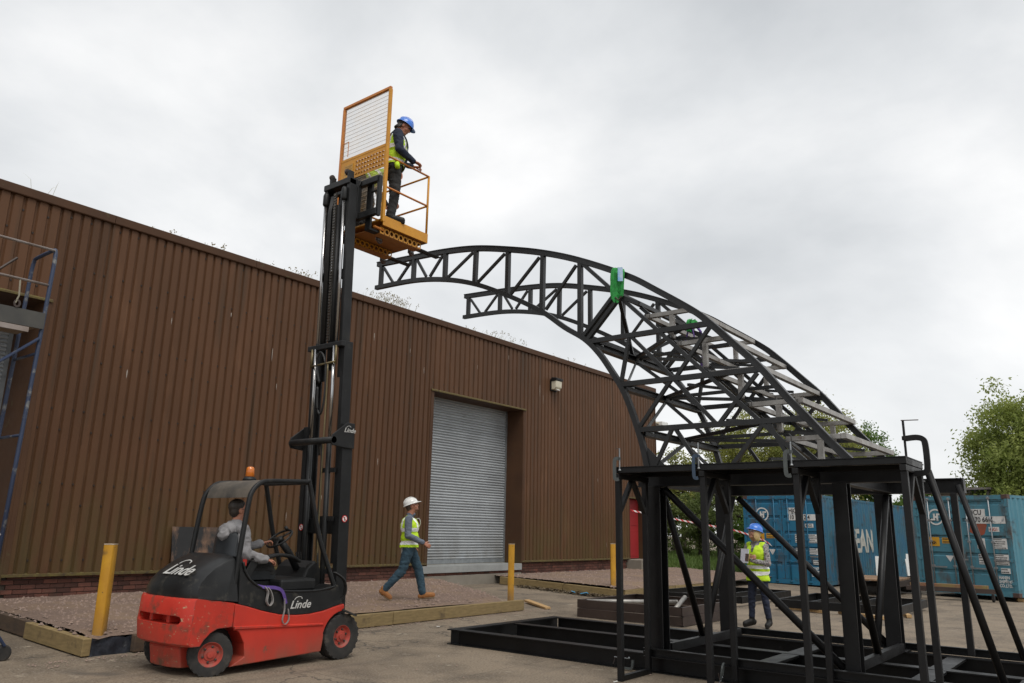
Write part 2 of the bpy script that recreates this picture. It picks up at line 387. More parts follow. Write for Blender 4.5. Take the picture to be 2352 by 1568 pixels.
def stones(name, vs, n, seed):
    rr = random.Random(seed); b = MB()
    for _ in range(n):
        x, y, z = rr.choice(vs); x += rr.uniform(-.12, .12); y = max(min(y+rr.uniform(-.1, .1), -.03), -4.14); r_ = rr.choice((.010, .013, .016, .022, .03))*rr.uniform(.7, 1.3)
        a = rr.uniform(0, 6.28); pts = []
        for i in range(5):
            q = a+i*6.283/5; k = r_*rr.uniform(.7, 1.25); pts.append((x+math.cos(q)*k, y+math.sin(q)*k, z-r_*.2))
        pts.append((x+rr.uniform(-.3, .3)*r_, y+rr.uniform(-.3, .3)*r_, z+r_*rr.uniform(.45, .8)))
        b.add(pts, [(i, (i+1) % 5, 5) for i in range(5)])
    o = b.build(name, M_stone); return stuff(o)
stones('gravel_stones', bv1, 7000, 3); stones('gravel_stones', bv2, 5000, 4)
# loose grit and rubbish on the yard
rr = random.Random(12); b = MB()
for _ in range(2600):
    if rr.random() < .55: x, t = rr.uniform(4, 28), rr.uniform(4.4, 14)
    else: x, t = rr.uniform(4, 14), 4.35+abs(rr.gauss(0, .18))
    r_ = rr.choice((.005, .007, .010, .015))*rr.uniform(.7, 1.3); z = zyard(t)+.012
    pts = [(x+math.cos(a)*r_, -t+math.sin(a)*r_, z) for a in (0, 1.5, 3.1, 4.6)]+[(x, -t, z+r_*.6)]
    b.add(pts, [(0, 1, 4), (1, 2, 4), (2, 3, 4), (3, 0, 4)])
stuff(b.build('yard_grit', M_stone))
b = MB()
for _ in range(46):
    x, t = rr.uniform(5, 16), rr.uniform(4.5, 10.5); r_ = rr.uniform(.008, .03); a = rr.uniform(0, 6.28); z = zyard(t)+.016
    d1 = Vector((math.cos(a), math.sin(a), rr.uniform(-.2, .2)))*r_; d2 = Vector((-math.sin(a), math.cos(a), rr.uniform(-.2, .2)))*r_*.5; c = Vector((x, -t, z))
    b.add([c-d1-d2, c+d1-d2, c+d1*.8+d2, c-d1+d2*.7], [(0, 1, 2, 3)])
stuff(b.build('paper_scraps', mat('paper_scrap', (.62, .60, .56), None, 5, rough=.9)))
b = MB()
for _ in range(900):
    u_ = rr.random(); x = 17.33 - abs(rr.gauss(0, .16)) + .05; t = 1.1+u_*2.9; z = zyard(t)+.02+rr.uniform(0, .05); r_ = rr.uniform(.012, .035); a = rr.uniform(0, 6.28)
    d1 = Vector((math.cos(a), math.sin(a), rr.uniform(-.4, .4)))*r_; d2 = Vector((-math.sin(a), math.cos(a), rr.uniform(-.4, .4)))*r_*.6; c = Vector((x, -t, z))
    b.add([c-d1-d2, c+d1-d2, c+d1+d2, c-d1+d2], [(0, 1, 2, 3)])
stuff(b.build('leaf_litter', mat('litter', (.07, .05, .03), (.16, .12, .07), 20, rough=.9, wear=((.5, .5, .48), 16, .64, .66))))
for i, (x, t) in enumerate(((17.2, 2.9), (17.15, 3.25))):
    b = MB().box(-.09, .09, -.05, .05, 0, .015); o = b.build('litter_wrapper', mat('blue_wrapper', (.12, .42, .70), None, 5, rough=.4)); o.location = (x, -t, zyard(t)+.05); o.rotation_euler = (.3, .2, i*1.3+.4)
    tag(o, ('crumpled blue wrapper in the leaf litter, farther from the bollard', 'crumpled blue wrapper in the leaf litter, nearer the bollard')[i], 'litter')

# ------------------------------------------------------------------ warehouse
ZC0, ZC1 = .77, 7.03
wh = thing('warehouse', (12, 0, 0), 'long brown corrugated steel warehouse with brick plinth and roller shutters', 'building')
PITCHR = .1788
def sheet_mesh():
    b = MB(); prof = []
    for i in range(5):
        x = i*PITCHR
        prof += [(x, 0), (x+.026, 0), (x+.044, -.036), (x+.160, -.036)]
    prof.append((5*PITCHR, 0)); k = len(prof)
    vs = [(x, y, 0) for x, y in prof]+[(x, y, 1) for x, y in prof]
    b.add(vs, [(i, i+1, k+i+1, k+i) for i in range(k-1)])
    me = b.mesh('cladding_sheet'); me.materials.append(M_clad); return me
SH = sheet_mesh()
screws = MB()
def wall_run(x0, x1, z0, z1, y=0.0):
    n = max(1, round((x1-x0)/(5*PITCHR))); L = (x1-x0)/n
    for i in range(n):
        jit = random.uniform(-.004, .004)
        inst('cladding_sheet', SH, (x0+i*L, y+jit*.5, z0), wh, (0, 0, 0), (L/(5*PITCHR), 1, z1-z0))
        for q in range(5):
            xx = x0+i*L+(q*PITCHR+.013)*L/(5*PITCHR)
            zz = z0+.22+((q % 2)*.9)
            while zz < z1-.1:
                screws.box(xx-.014, xx+.014, y-.014, y+.002, zz-.014, zz+.014); zz += 1.25
X0W, X1W = -6.0, 27.2
D1 = (14.8, 18.78, .72, 5.18); D2 = (1.2, 5.19, .30, 5.28); D3 = (25.1, 26.3, .70, 2.88)
for a, c in ((X0W, D2[0]), (D2[1], D1[0]), (D1[1], D3[0]), (D3[1], X1W)): wall_run(a, c, ZC0, ZC1)
for d in (D1, D2, D3): wall_run(d[0], d[1], d[3]+.02, ZC1)
stuff(screws.build('cladding_screws', mat('screw', (.03, .02, .015), None, 5, rough=.6), wh))
# white bird streaks on the sheets
M_drop = mat('bird_streak', (.40, .36, .32), (.24, .20, .17), 30, rough=.9); rr = random.Random(44)
for xx, zz, hh, ww in ((6.55, 4.35, .16, .022), (9.62, 5.35, .30, .016), (9.9, 4.6, .14, .014), (10.9, 3.9, .12, .016), (11.3, 2.3, .10, .012), (10.3, 1.9, .18, .010), (12.45, 6.3, .20, .02), (13.85, 6.15, .12, .016), (14.3, 5.75, .18, .014), (16.4, 6.2, .14, .012), (17.9, 6.75, .16, .014), (19.55, 6.1, .40, .020), (19.6, 5.8, .30, .012), (20.6, 5.2, .10, .012), (22.85, 3.4, .12, .026), (23.4, 1.3, .16, .012), (12.9, 3.25, .16, .02), (8.6, 5.9, .10, .02), (7.4, 5.5, .14, .014)):
    x = 5.19+round((xx-5.19)/PITCHR)*PITCHR+.095; pts = [(x-ww*.3, zz), (x+ww*.3, zz), (x+ww*.5, zz-hh*.3), (x+ww*.35, zz-hh*.75), (x+ww*.05, zz-hh), (x-ww*.15, zz-hh*.8), (x-ww*.5, zz-hh*.35)]
    MB().prism(pts, -.0405, -.038, 'y').build('bird_streak', M_drop, wh)
# inner structure behind the sheets (frame wall, roof, end wall) with door openings
b = MB()
for a, c in ((X0W, D2[0]-.02), (D2[1]+.02, D1[0]-.02), (D1[1]+.02, D3[0]-.02), (D3[1]+.02, X1W-.04)): b.box(a, c, .02, .20, ZC0+.012, ZC1-.02)
for d in (D1, D2, D3): b.box(d[0]-.02, d[1]+.02, .02, .20, d[3]+.05, ZC1-.02)
b.build('inner_wall', M_trim, wh)
b = MB().prism([(.0, ZC1+.05), (.0, ZC1+.12), (14, 8.6), (28, ZC1+.12), (28, ZC1+.05)], X0W, X1W+.05, 'x'); b.build('roof', mat('roof_sheet', (.10, .085, .07), (.07, .06, .05), 2, rough=.85), wh)
b = MB().box(X1W-.06, X1W, .1, 28, .3, ZC1); b.build('end_wall', M_clad, wh)
b = MB().box(X0W, X1W, 28, 28.1, .0, ZC1).box(X0W, X0W+.06, .1, 28, 0, ZC1); b.build('rear_wall', M_clad, wh)
for i in range(11):      # eaves trim in lengths
    L = (X1W+.08-X0W)/11; a = X0W+i*L
    MB().prism([(.0, ZC1-.03), (-.075, ZC1-.03), (-.085, ZC1-.015), (-.085, ZC1+.125), (-.06, ZC1+.14), (.12, ZC1+.14), (.12, ZC1+.12), (0.0, ZC1+.11)], a+.004, a+L-.004, 'x').build('eaves_trim', M_trim, wh)
for a, c in ((X0W, D2[0]), (D2[1], D1[0]), (D1[1], D3[0]), (D3[1], X1W)):
    MB().prism([(-.0, ZC0+.02), (-.055, ZC0+.005), (-.055, ZC0-.035), (-.045, ZC0-.035), (-.045, ZC0-.002), (0, ZC0)], a, c, 'x').build('drip_trim', M_moss, wh)
MB().box(X1W-.02, X1W+.03, -.06, .14, ZC0, ZC1-.03).build('corner_trim', M_trim, wh)
# brick plinth
mort = MB()
for a, c in ((D2[1], D1[0]), (D1[1], D3[0]), (D3[1], X1W)): mort.box(a, c, .066, .22, .0, ZC0+.01)
mort.build('mortar_backing', M_mortar, wh)
bm_ = MB().box(.004, .219, 0, .05, .004, .067); BR = bm_.mesh('brick'); BR.materials.append(M_brick)
cnt = 0; rest = MB()
cells = []
for a, c, k0 in ((D2[1], D1[0], 1), (D1[1], D3[0], 0)):
    for k in range(k0, 6):
        x = a + (.112 if k % 2 else 0) - .0
        while x+.219 < c:
            cells.append((x, .315+.0755*k, k)); x += .223
cells.sort(key=lambda q: (8.4 < q[0] < 12.6, q[2] == 0, q[0]))
for i, (x, z, k) in enumerate(cells):
    dy = random.uniform(-.003, .003)
    if i < 300: inst('brick', BR, (x, .03+dy, z), wh)
    else: rest.box(x+.004, x+.219, .03+dy, .08, z+.004, z+.067)
if rest.v: stuff(rest.build('brickwork', M_brick, wh))
# roller shutters in their recesses
def slat_mesh(L):
    b = MB(); prof = [(.004, .0), (-.016, .004), (-.030, .018), (-.033, .032), (-.028, .048), (-.010, .058), (.004, .060), (.004, .074), (.016, .074), (.016, 0)]
    b.prism(prof, 0, L, 'x'); me = b.mesh('slat'); me.materials.append(M_shut); me.shade_smooth(); me.set_sharp_from_angle(angle=R(50)); return me
def shutter(d, depth, zb, nm):
    ys = depth; n = int((d[3]-zb+.35)/.0745); L = d[1]-d[0]-.10
    sh = MB().box(d[0]+.03, d[0]+.10, ys-.05, ys+.05, zb, d[3]+.2).build('roller_shutter', M_zinc, wh); MB().box(d[1]-.10, d[1]-.03, ys-.05, ys+.05, zb, d[3]+.2).build('guide_rail', M_zinc, sh)
    me = slat_mesh(L)
    for i in range(n): inst('slat', me, (d[0]+.05, ys-.005+random.uniform(-.002, .002), zb+.11+i*.0745), sh)
    MB().box(d[0]+.08, d[1]-.08, ys-.03, ys+.02, zb, zb+.11).build('bottom_rail', M_zinc, sh)
    # reveals
    MB().box(d[0]-.004, d[0]+.03, -.045, ys+.1, zb-.02, d[3]+.05).build('left_reveal', M_trim, wh)
    MB().box(d[1]-.03, d[1]+.004, -.045, ys+.1, zb-.02, d[3]+.05).build('right_reveal', M_trim, wh)
    MB().box(d[0]+.03, d[1]-.03, -.03, ys+.1, d[3]+.0, d[3]+.05).build('head_reveal', M_trim, wh)
    MB().prism([(-.06, d[3]+.0), (-.075, d[3]+.0), (-.075, d[3]+.03), (-.05, d[3]+.055), (0, d[3]+.055), (0, d[3]+.04), (-.06, d[3]+.03)], d[0]-.09, d[1]+.09, 'x').build('lintel_trim', M_moss, wh)
    for xx in (d[0]-.085, d[1]+.005): MB().box(xx, xx+.08, -.050, -.005, max(zb, ZC0), d[3]).build('jamb_trim', M_trim, wh, bevel=.004)
    MB().box(d[0]+.03, d[1]-.03, ys-.05, ys+.6, zb-.3, zb-.005).build('threshold', M_conc, wh)
    MB().box(d[0]-.3, d[1]+.3, ys+.30, ys+.34, 0, d[3]+1).build('dark_interior', M_plast, wh)
    return sh
shutter(D1, .62, .72, 'a'); shutter(D2, 1.15, .24, 'b')
# dock edge below the middle door
MB().box(14.62, 18.72, -.10, .60, .53, .705).build('dock_plate', mat('tread_plate', (.36, .37, .36), (.28, .29, .285), 3, rough=.55, metal=.3, bump=.5, bscale=50, wear=((.10, .22, .30), .9, .70, .72)), wh, bevel=.006)
nb = MB().box(.004, .215, 0, .09, .0, .06); NB = nb.mesh('brick'); NB.materials.append(M_brick)
for i in range(17): inst('brick', NB, (14.86+i*.222, -.045, .462), wh)
MB().box(14.75, 18.70, -.03, .5, .46, .525).build('mortar_backing', M_mortar, wh)
MB().box(14.70, 18.74, -.07, .55, -.05, .455).build('foundation', M_conc, wh, bevel=.01)
# red personnel door
M_reddoor = mat('red_door_paint', (.34, .025, .028), (.30, .022, .025), 2, rough=.5)
rd = MB().box(25.13, 26.27, .26, .31, .74, 2.84).build('door', M_reddoor, wh, bevel=.005)
for zz in (.82, 1.9): MB().box(25.22, 26.18, .250, .262, zz, zz+.9).build('door_panel', M_reddoor, rd, bevel=.006)
MB().box(25.2, 25.32, .19, .25, 1.72, 1.75).build('handle', M_zinc, rd)
for xx in (25.1, 26.272): MB().box(xx-.002, xx+.03, -.04, .33, .72, 2.9).build('door_reveal', M_trim, wh)
MB().box(25.08, 26.32, -.06, .33, 2.845, 2.90).build('door_head', M_moss, wh)
MB().box(25.0, 26.5, -.55, .3, .40, .72).build('door_step', M_conc, wh, bevel=.015)
# board leaning on the wall behind the forklift
b = MB().box(0, 1.02, 0, .018, 0, 1.18); o = b.build('plywood_board', mat('scorched_board', (.30, .165, .095), (.02, .018, .017), 2.6, rough=.7, local=True, wear=((.012, .012, .013), 1.9, .40, .5, (1, 1, .6)))); o.location = (7.92, -.28, .40); o.rotation_euler = (R(-9), 0, 0)
tag(o, 'scorched brown board leaning against the warehouse behind the forklift', 'board')
# wall lights
def wall_light(x, z):
    r_ = thing('wall_light', (x, 0, z), 'square cream floodlight with black hood on the brown wall', 'wall light')
    MB().box(x-.17, x+.17, -.09, -.036, z-.20, z+.17).build('back_plate', M_plast, r_, bevel=.01)
    MB().prism([(-.09, z+.18), (-.09, z+.10), (-.30, z+.12), (-.31, z+.20), (-.12, z+.23)], x-.19, x+.19, 'x').build('hood', M_plast, r_, bevel=.012)
    MB().prism([(-.09, z+.10), (-.285, z+.115), (-.27, z-.10), (-.20, z-.165), (-.09, z-.17)], x-.165, x+.165, 'x').build('lens', mat('cream_lens', (.62, .58, .46), (.52, .48, .37), 6, rough=.35), r_, bevel=.02)
    MB().box(x-.07, x+.07, -.262, -.17, z-.185, z-.16).build('sensor', M_white, r_)
wall_light(20.3, 6.20)
r_ = thing('dome_camera', (27.2, 0, 5.8), 'white dome camera on a bracket at the far corner of the warehouse', 'camera')
MB().box(27.22, 27.62, -.06, .03, 5.80, 5.86).build('bracket', mat('aged_white', (.55, .5, .4), (.4, .33, .22), 8, rough=.6), r_)
MB().box(27.50, 28.0, -.20, .17, 5.74, 5.90).build('housing', M_white, r_, bevel=.02)
MB().lathe([(.16, 0), (.165, -.03), (.15, -.10), (.10, -.16), (.02, -.185)], (27.75, -.015, 5.742), n=18).build('dome', mat('smoked_dome', (.12, .11, .10), (.3, .28, .25), 9, rough=.15), r_, smooth=True)

# weeds growing along the eaves
rr = random.Random(5); b = MB(); b2 = MB()
for x, n, hh in ((4.9, 5, .42), (6.3, 4, .14), (7.2, 20, .14), (8.2, 22, .13), (9.2, 8, .1), (9.9, 8, .1), (11.0, 10, .12), (12.1, 10, .22), (12.6, 26, .34), (13.05, 50, .36), (13.4, 55, .38), (13.8, 20, .30), (15.2, 6, .1), (16.2, 10, .14), (17.1, 20, .3), (17.6, 30, .34), (18.1, 18, .3), (18.7, 14, .24), (20.6, 10, .24), (21.3, 8, .22), (22.4, 4, .26), (10.3, 30, .17), (10.6, 20, .2)):
    for _ in range(int(n*.6)):
        px = x+rr.gauss(0, .16); py = rr.uniform(-.05, .12); h = hh*rr.uniform(.35, .95); lean = Vector((rr.gauss(0, .35)+.15, rr.gauss(-.1, .3), 1)).normalized()
        p0 = Vector((px, py, ZC1+.12)); p1 = p0+lean*h*.6; p2 = p1+(lean+Vector((rr.gauss(.2, .35), rr.gauss(0, .3), -.35)))*h*.45
        wd = .0028
        b.add([p0-Vector((wd, 0, 0)), p0+Vector((wd, 0, 0)), p1+Vector((wd, 0, 0)), p1-Vector((wd, 0, 0)), p2], [(0, 1, 2, 3), (3, 2, 4)])
        if rr.random() < .5:
            for _k in range(5):
                c = p2+Vector((rr.gauss(0, .03), rr.gauss(0, .02), rr.gauss(0, .03))); r2 = rr.uniform(.008, .02)
                b2.add([c+Vector((-r2, 0, 0)), c+Vector((0, r2*.4, -r2)), c+Vector((r2, 0, 0)), c+Vector((0, 0, r2))], [(0, 1, 2, 3)])
M_weed = mat('dry_grass', (.38, .34, .22), (.26, .26, .12), 8, rough=.9)
wd_ = stuff(b.build('roof_weeds', M_weed)); stuff(b2.build('roof_weed_heads', mat('seed_heads', (.30, .24, .15), (.2, .18, .08), 8, rough=.9)))

# ------------------------------------------------------------------ timber sleepers, membrane, bollards, plank
def sleeper(x0, t0, x1, t1, label, zoff=0, h=.20, w_=.10, dark=False):
    za = zyard(t0)+.01+zoff; zb = zyard(t1)+.01+zoff
    b = MB().beam(P(x0, t0, za+h/2), P(x1, t1, zb+h/2), w_, h)
    o = b.build('timber_sleeper', mat('old_timber', (.10, .065, .04), (.06, .042, .03), 5, rough=.85, stretch=(1, 1, 4), bump=.3) if dark else M_timber, bevel=.008)
    return tag(o, label, 'sleeper', 'timber sleepers edging the gravel')
sleeper(4.74, .6, 4.74, 2.55, 'dark timber sleeper running towards the wall on the far left', dark=True)
sleeper(4.70, 2.57, 4.70, 4.26, 'light timber sleeper at the left corner of the gravel by the bollard')
sleeper(5.25, 4.27, 7.25, 4.27, 'dark timber sleeper behind the rear of the forklift', dark=True)
sleeper(7.27, 4.27, 9.6, 4.30, 'timber sleeper partly hidden behind the forklift front wheel')
sleeper(9.62, 4.29, 13.25, 4.27, 'long pale timber sleeper in front of the walking man')
sleeper(17.44, .35, 17.46, 2.4, 'pale timber sleeper running out from the dock to the leaf litter')
sleeper(17.46, 2.42, 17.40, 4.15, 'pale timber sleeper at the corner below the third bollard', zoff=.0)
sleeper(17.52, 4.15, 20.2, 4.15, 'pale timber sleeper edging the far gravel beside the black post')
sleeper(20.22, 4.16, 23.8, 4.1, 'pale timber sleeper edging the far gravel behind the black frames')
b = MB(); rows = 5; cols_ = 13; vs = []
for i in range(cols_):
    x = 4.74+i*.045; top = .245+.035*noise.noise(Vector((i*.55, 3, 0)))
    for k in range(rows):
        f = k/(rows-1); dv = noise.noise(Vector((i*.6, k*.9, 7)))*.035
        vs.append((x+dv*.4, -4.235+.05*f+dv, .045+(top-.045)*f))
b.add(vs, [(i*rows+k, i*rows+k+1, (i+1)*rows+k+1, (i+1)*rows+k) for i in range(cols_-1) for k in range(rows-1)])
tag(b.build('membrane_flap', M_memb, smooth=True), 'torn black membrane showing at the corner of the gravel bed', 'membrane')
b = MB(); pts = []
for i in range(60):
    x = 17.85+i*.1 ; pts.append((x, -.05+noise.noise(Vector((i*.3, 1, 0)))*.02, .385+noise.noise(Vector((i*.4, 5, 0)))*.03))
for i in range(59):
    p, q = pts[i], pts[i+1]; b.add([(p[0], p[1]-.12, p[2]-.02), (q[0], q[1]-.12, q[2]-.02), (q[0], q[1]+.05, q[2]+.03), (p[0], p[1]+.05, p[2]+.03)], [(0, 1, 2, 3)])
tag(b.build('membrane_strip', M_memb), 'black membrane edge along the foot of the brickwork right of the shutter', 'membrane')
def bollard(x, t, z, h, label):
    r_ = thing('bollard', (x, -t, z), label, 'bollard', 'yellow bollards in front of the warehouse')
    w_ = .10; a = R(45+8)
    pr = []
    for sx, sy in ((-1, -1), (1, -1), (1, 1), (-1, 1)):
        for (ox, oy) in (((0, .18), (.18, 0)) if sx*sy > 0 else ((.18, 0), (0, .18))):
            X_, Y_ = sx*(1-ox)*w_*.63, sy*(1-oy)*w_*.63; pr.append((X_*math.cos(a)-Y_*math.sin(a), X_*math.sin(a)+Y_*math.cos(a)))
    MB().sweep(pr, [(x, -t, z-.3), (x, -t, z+h)], up=(0, 1, 0)).build('post', M_yelpost, r_, auto=50)
    MB().sweep([(p*1.03, q*1.03) for p, q in pr], [(x, -t, z+h), (x, -t, z+h+.012)], up=(0, 1, 0)).build('cap', mat('worn_cap', (.5, .42, .35), (.3, .22, .12), 14, rough=.7), r_)
bollard(4.93, 4.04, .24, 1.10, 'yellow square bollard on the gravel at the far left')
bollard(13.2, 4.01, .26, 1.08, 'yellow square bollard beside the closed roller shutter')
bollard(17.72, 3.74, .25, 1.09, 'chipped yellow bollard half hidden by the black steel post')
o = MB().box(-.57, .57, -.06, .06, 0, .045).build('timber_plank', M_plank, bevel=.005); o.location = (14.2, -3.95, .075); o.rotation_euler = (R(4), R(3), R(-120))
tag(o, 'loose pale timber plank lying on the concrete by the second bollard', 'plank')
# ------------------------------------------------------------------ forklift
TC = 5.65
def L3(s, v, z): return Vector((s, -(TC+v), z))
fl = thing('forklift', (6.0, -TC, 0), 'red and black counterbalance forklift with its mast fully raised', 'forklift')
def slab(prof, half, nsl, fn):
    """profile (s,z) swept across v in nsl slices, each vertex moved by fn(s,z,u) with u in -1..1"""
    b = MB(); k = len(prof); us = [math.sin(math.pi/2*(-1+2*i/(nsl-1))) for i in range(nsl)]; vs = []
    for u in us:
        for s_, z_ in prof:
            a, c, d = fn(s_, z_, u); vs.append(L3(a, d, c))
    fs = [(i*k+q, i*k+(q+1) % k, (i+1)*k+(q+1) % k, (i+1)*k+q) for i in range(nsl-1) for q in range(k)]
    fs += [tuple(reversed(range(k))), tuple(range((nsl-1)*k, nsl*k))]
    b.add(vs, fs); return b
def arc(cx, cz, r_, a0, a1, n): return [(cx+r_*math.cos(R(a0+(a1-a0)*i/n)), cz+r_*math.sin(R(a0+(a1-a0)*i/n))) for i in range(n+1)]
# counterweight + chassis
cw = [(4.70, .335), (4.86, .335), (4.92, .40), (5.01, .465), (5.14, .505), (5.34, .51), (5.345, .76), (5.2, .785), (5.0, .80), (4.80, .82), (4.70, .83), (4.672, .80), (4.655, .62), (4.64, .55), (4.655, .36)]
def cwf(s_, z_, u):
    k = max(0, (5.2-s_)/.55)
    return s_ + k*(.10+.10*abs(u)**3.2), z_, u*(.575 - .03*max(0, (.5-z_)/.17))
M_redcw = mat('worn_red_paint', (.55, .035, .018), (.45, .028, .015), 3, rough=.48, bump=.05, edge=((.08, .045, .035), .025), zband=((.15, .07, .045), .05, .60), wear=((.12, .05, .03), 4.5, .54, .70), wear2=((.40, .29, .17), 20, .625, .665, (.7, .7, 1.7)))
body = slab(cw, .57, 15, cwf).build('counterweight', M_redcw, fl)
cut = MB(); pr = []
for cx_, sg in ((.34, 1), (-.34, -1)): pass
sl = [(-.44, .615), (-.42, .645), (.36, .645), (.42, .635), (.45, .60), (.42, .565), (.36, .555), (-.42, .555), (-.44, .58)]
cut.prism([(-(TC+v), z) for v, z in sl], 4.55, 4.93, 'x')
co = cut.build('cutter', M_plast)
bo = body.modifiers.new('slot', 'BOOLEAN'); bo.operation = 'DIFFERENCE'; bo.object = co; bo.solver = 'EXACT'
bpy.context.view_layer.update()
me = bpy.data.meshes.new_from_object(body.evaluated_get(bpy.context.evaluated_depsgraph_get())); body.modifiers.clear(); body.data = me; bpy.data.objects.remove(co)
me.shade_smooth(); me.set_sharp_from_angle(angle=R(35))
bb = body.modifiers.new('bevel', 'BEVEL'); bb.width = .012; bb.segments = 2; bb.limit_method = 'ANGLE'; bb.angle_limit = R(45)
MB().box(4.94, 4.97, -(TC+.46), -(TC-.46), .54, .66).build('slot_back', M_red, body)
for v in (-.20, .16): MB().box(4.80, 4.94, -(TC+v+.03), -(TC+v-.03), .556, .644).build('slot_web', M_red, body, bevel=.01)
MB().lathe([(.02, 0), (.026, .01), (.026, .035), (.015, .045)], L3(4.88, .12, .815), n=12).build('tow_pin', M_red, body, smooth=True)
ch = [(5.352, .09), (6.60, .13), (6.615, .20), (6.63, .32)] + arc(6.93, .27, .315, 168, 95, 6) + [(6.935, .62), (6.925, .665), (6.80, .645), (6.6, .60), (6.4, .578), (6.2, .577), (5.96, .60), (5.7, .66), (5.5, .72), (5.352, .755), (5.352, .50), (5.44, .44), (5.51, .32), (5.53, .18)]
chs = slab(ch, .57, 7, lambda s_, z_, u: (s_, z_, u*.575)).build('chassis', M_red, fl, bevel=.010)
lb_ = slab([(4.86, .10), (5.32, .09), (5.32, .33), (4.84, .33), (4.825, .30)], .3, 9, lambda s_, z_, u: (s_ + .07*abs(u)**4*(1 if s_ < 5 else 0), z_, u*.315)).build('lower_block', M_redcw, fl, bevel=.008)
# side crease: a long lower sill standing proud
for sg in (1, -1):
    b = MB()
    for pr in ([(5.36, .47), (6.62, .42), (6.60, .46), (5.36, .515)],):
        b.add([L3(s_, sg*.574, z_) for s_, z_ in pr] + [L3(5.36, sg*.592, .485), L3(6.60, sg*.590, .437), L3(6.60, sg*.590, .45), L3(5.36, sg*.592, .505)],
              [(0, 1, 5, 4), (4, 5, 6, 7), (3, 7, 6, 2), (0, 4, 7, 3), (1, 2, 6, 5)])
    b.build('side_crease', M_red, chs)
MB().box(5.0, 6.75, -(TC+.34), -(TC-.34), .12, .58).build('inner_chassis', M_plast, fl)
# engine hood
hd = [(4.745, .825), (4.735, .90), (4.78, 1.00), (4.88, 1.09), (5.02, 1.175), (5.18, 1.245), (5.30, 1.285), (5.345, 1.285), (5.36, 1.25), (5.40, .77), (5.2, .79), (5.0, .805)]
def hdf(s_, z_, u):
    k = max(0, min(1, (5.34-s_)/.6)); hz = max(0, z_-.83)
    return s_ + k*(.06+.10*abs(u)**3), z_ - .05*abs(u)**7*(hz/.45), u*(.55 - .065*(hz/.45)**1.3)
M_hood = mat('dusty_black_hood', (.008, .0085, .009), (.016, .0165, .017), 4, rough=.38, spec=.4, bump=.05, wear=((.10, .09, .07), 6, .56, .85), wear2=((.13, .135, .14), 2.2, .66, .88))
hood = slab(hd, .54, 17, hdf).build('hood', M_hood, fl, auto=50)
# cab tub with scooped entrance
tub = [(5.402, .75), (5.402, 1.26), (5.43, 1.235), (5.46, 1.10), (5.53, 1.0), (5.64, .915), (5.80, .868), (6.1, .845), (6.5, .835), (6.70, .845), (6.77, .875), (6.82, .90), (6.90, .672), (6.8, .652), (6.6, .607), (6.4, .585), (6.2, .584), (5.96, .607), (5.7, .667), (5.5, .727)]
slab(tub, .54, 9, lambda s_, z_, u: (s_, z_, u*(.56 - .05*max(0, (z_-.85)/.4)))).build('cab_tub', M_hood, fl, auto=40)
for sg in (1, -1): MB().tube(crom([L3(5.43, sg*.535, 1.20), L3(5.47, sg*.54, 1.09), L3(5.56, sg*.548, .985), L3(5.75, sg*.552, .888), L3(6.1, sg*.555, .853), L3(6.5, sg*.555, .845), L3(6.78, sg*.55, .885)], 4), .014, 8).build('entrance_lip', M_plast, fl, smooth=True)
MB().box(6.02, 6.55, -(TC+.46), -(TC-.30), .84, .985).build('step_box', M_plast, fl, bevel=.03)
MB().prism([(6.48, .845), (6.60, 1.10), (6.72, 1.19), (6.84, 1.05), (6.86, .86)], -(TC+.20), -(TC-.44), 'y').build('dashboard', M_plast, fl, bevel=.025)
MB().lathe([(.06, 0), (.06, .02), (.05, .022)], L3(6.66, .19, 1.10), 'y', 16).build('gauge', M_hose, fl)
# seat, armrest console
M_seat = mat('seat_vinyl', (.012, .015, .018), (.02, .022, .024), 5, rough=.35, bump=.04)
sb = slab([(5.42, 1.02), (5.47, 1.50), (5.50, 1.54), (5.545, 1.545), (5.575, 1.50), (5.59, 1.25), (5.62, 1.02)], .24, 9, lambda s_, z_, u: (s_ + .05*abs(u)**2, z_ - .04*abs(u)**4, u*.235)).build('seat_back', M_seat, fl, auto=60)
slab([(5.55, .96), (5.56, 1.04), (5.8, 1.06), (6.05, 1.05), (6.10, 1.01), (6.08, .96)], .24, 7, lambda s_, z_, u: (s_, z_ + .02*u*u, u*.24)).build('seat_cushion', M_seat, fl, auto=60)
MB().box(5.5, 6.1, -(TC+.22), -(TC-.22), .84, .96).build('seat_base', M_plast, fl)
MB().sweep([(-.05, -.02), (.05, -.02), (.05, .02), (-.05, .02)], crom([L3(5.66, .29, 1.235), L3(5.86, .30, 1.235), L3(6.05, .30, 1.265), L3(6.25, .28, 1.245), L3(6.42, .24, 1.18)], 4)).build('armrest', M_plast, fl, bevel=.015)
MB().beam(L3(5.75, .29, 1.22), L3(5.62, .27, .95), .06, .10).build('armrest_bracket', M_plast, fl, bevel=.01)
fk_ = thing('flask', L3(5.575, .31, 1.05), 'small green flask with a red top beside the forklift seat', 'flask')
MB().lathe([(.035, 0), (.035, .07)], L3(5.585, .31, 1.15), 'z', 12).build('cap', mat('red_cap', (.5, .03, .02), None, 4, rough=.5), fk_)
MB().lathe([(.032, 0), (.036, .03), (.034, .10)], L3(5.57, .315, 1.05), 'z', 12).build('bottle', mat('green_cloth', (.02, .26, .09), None, 4, rough=.7), fk_)
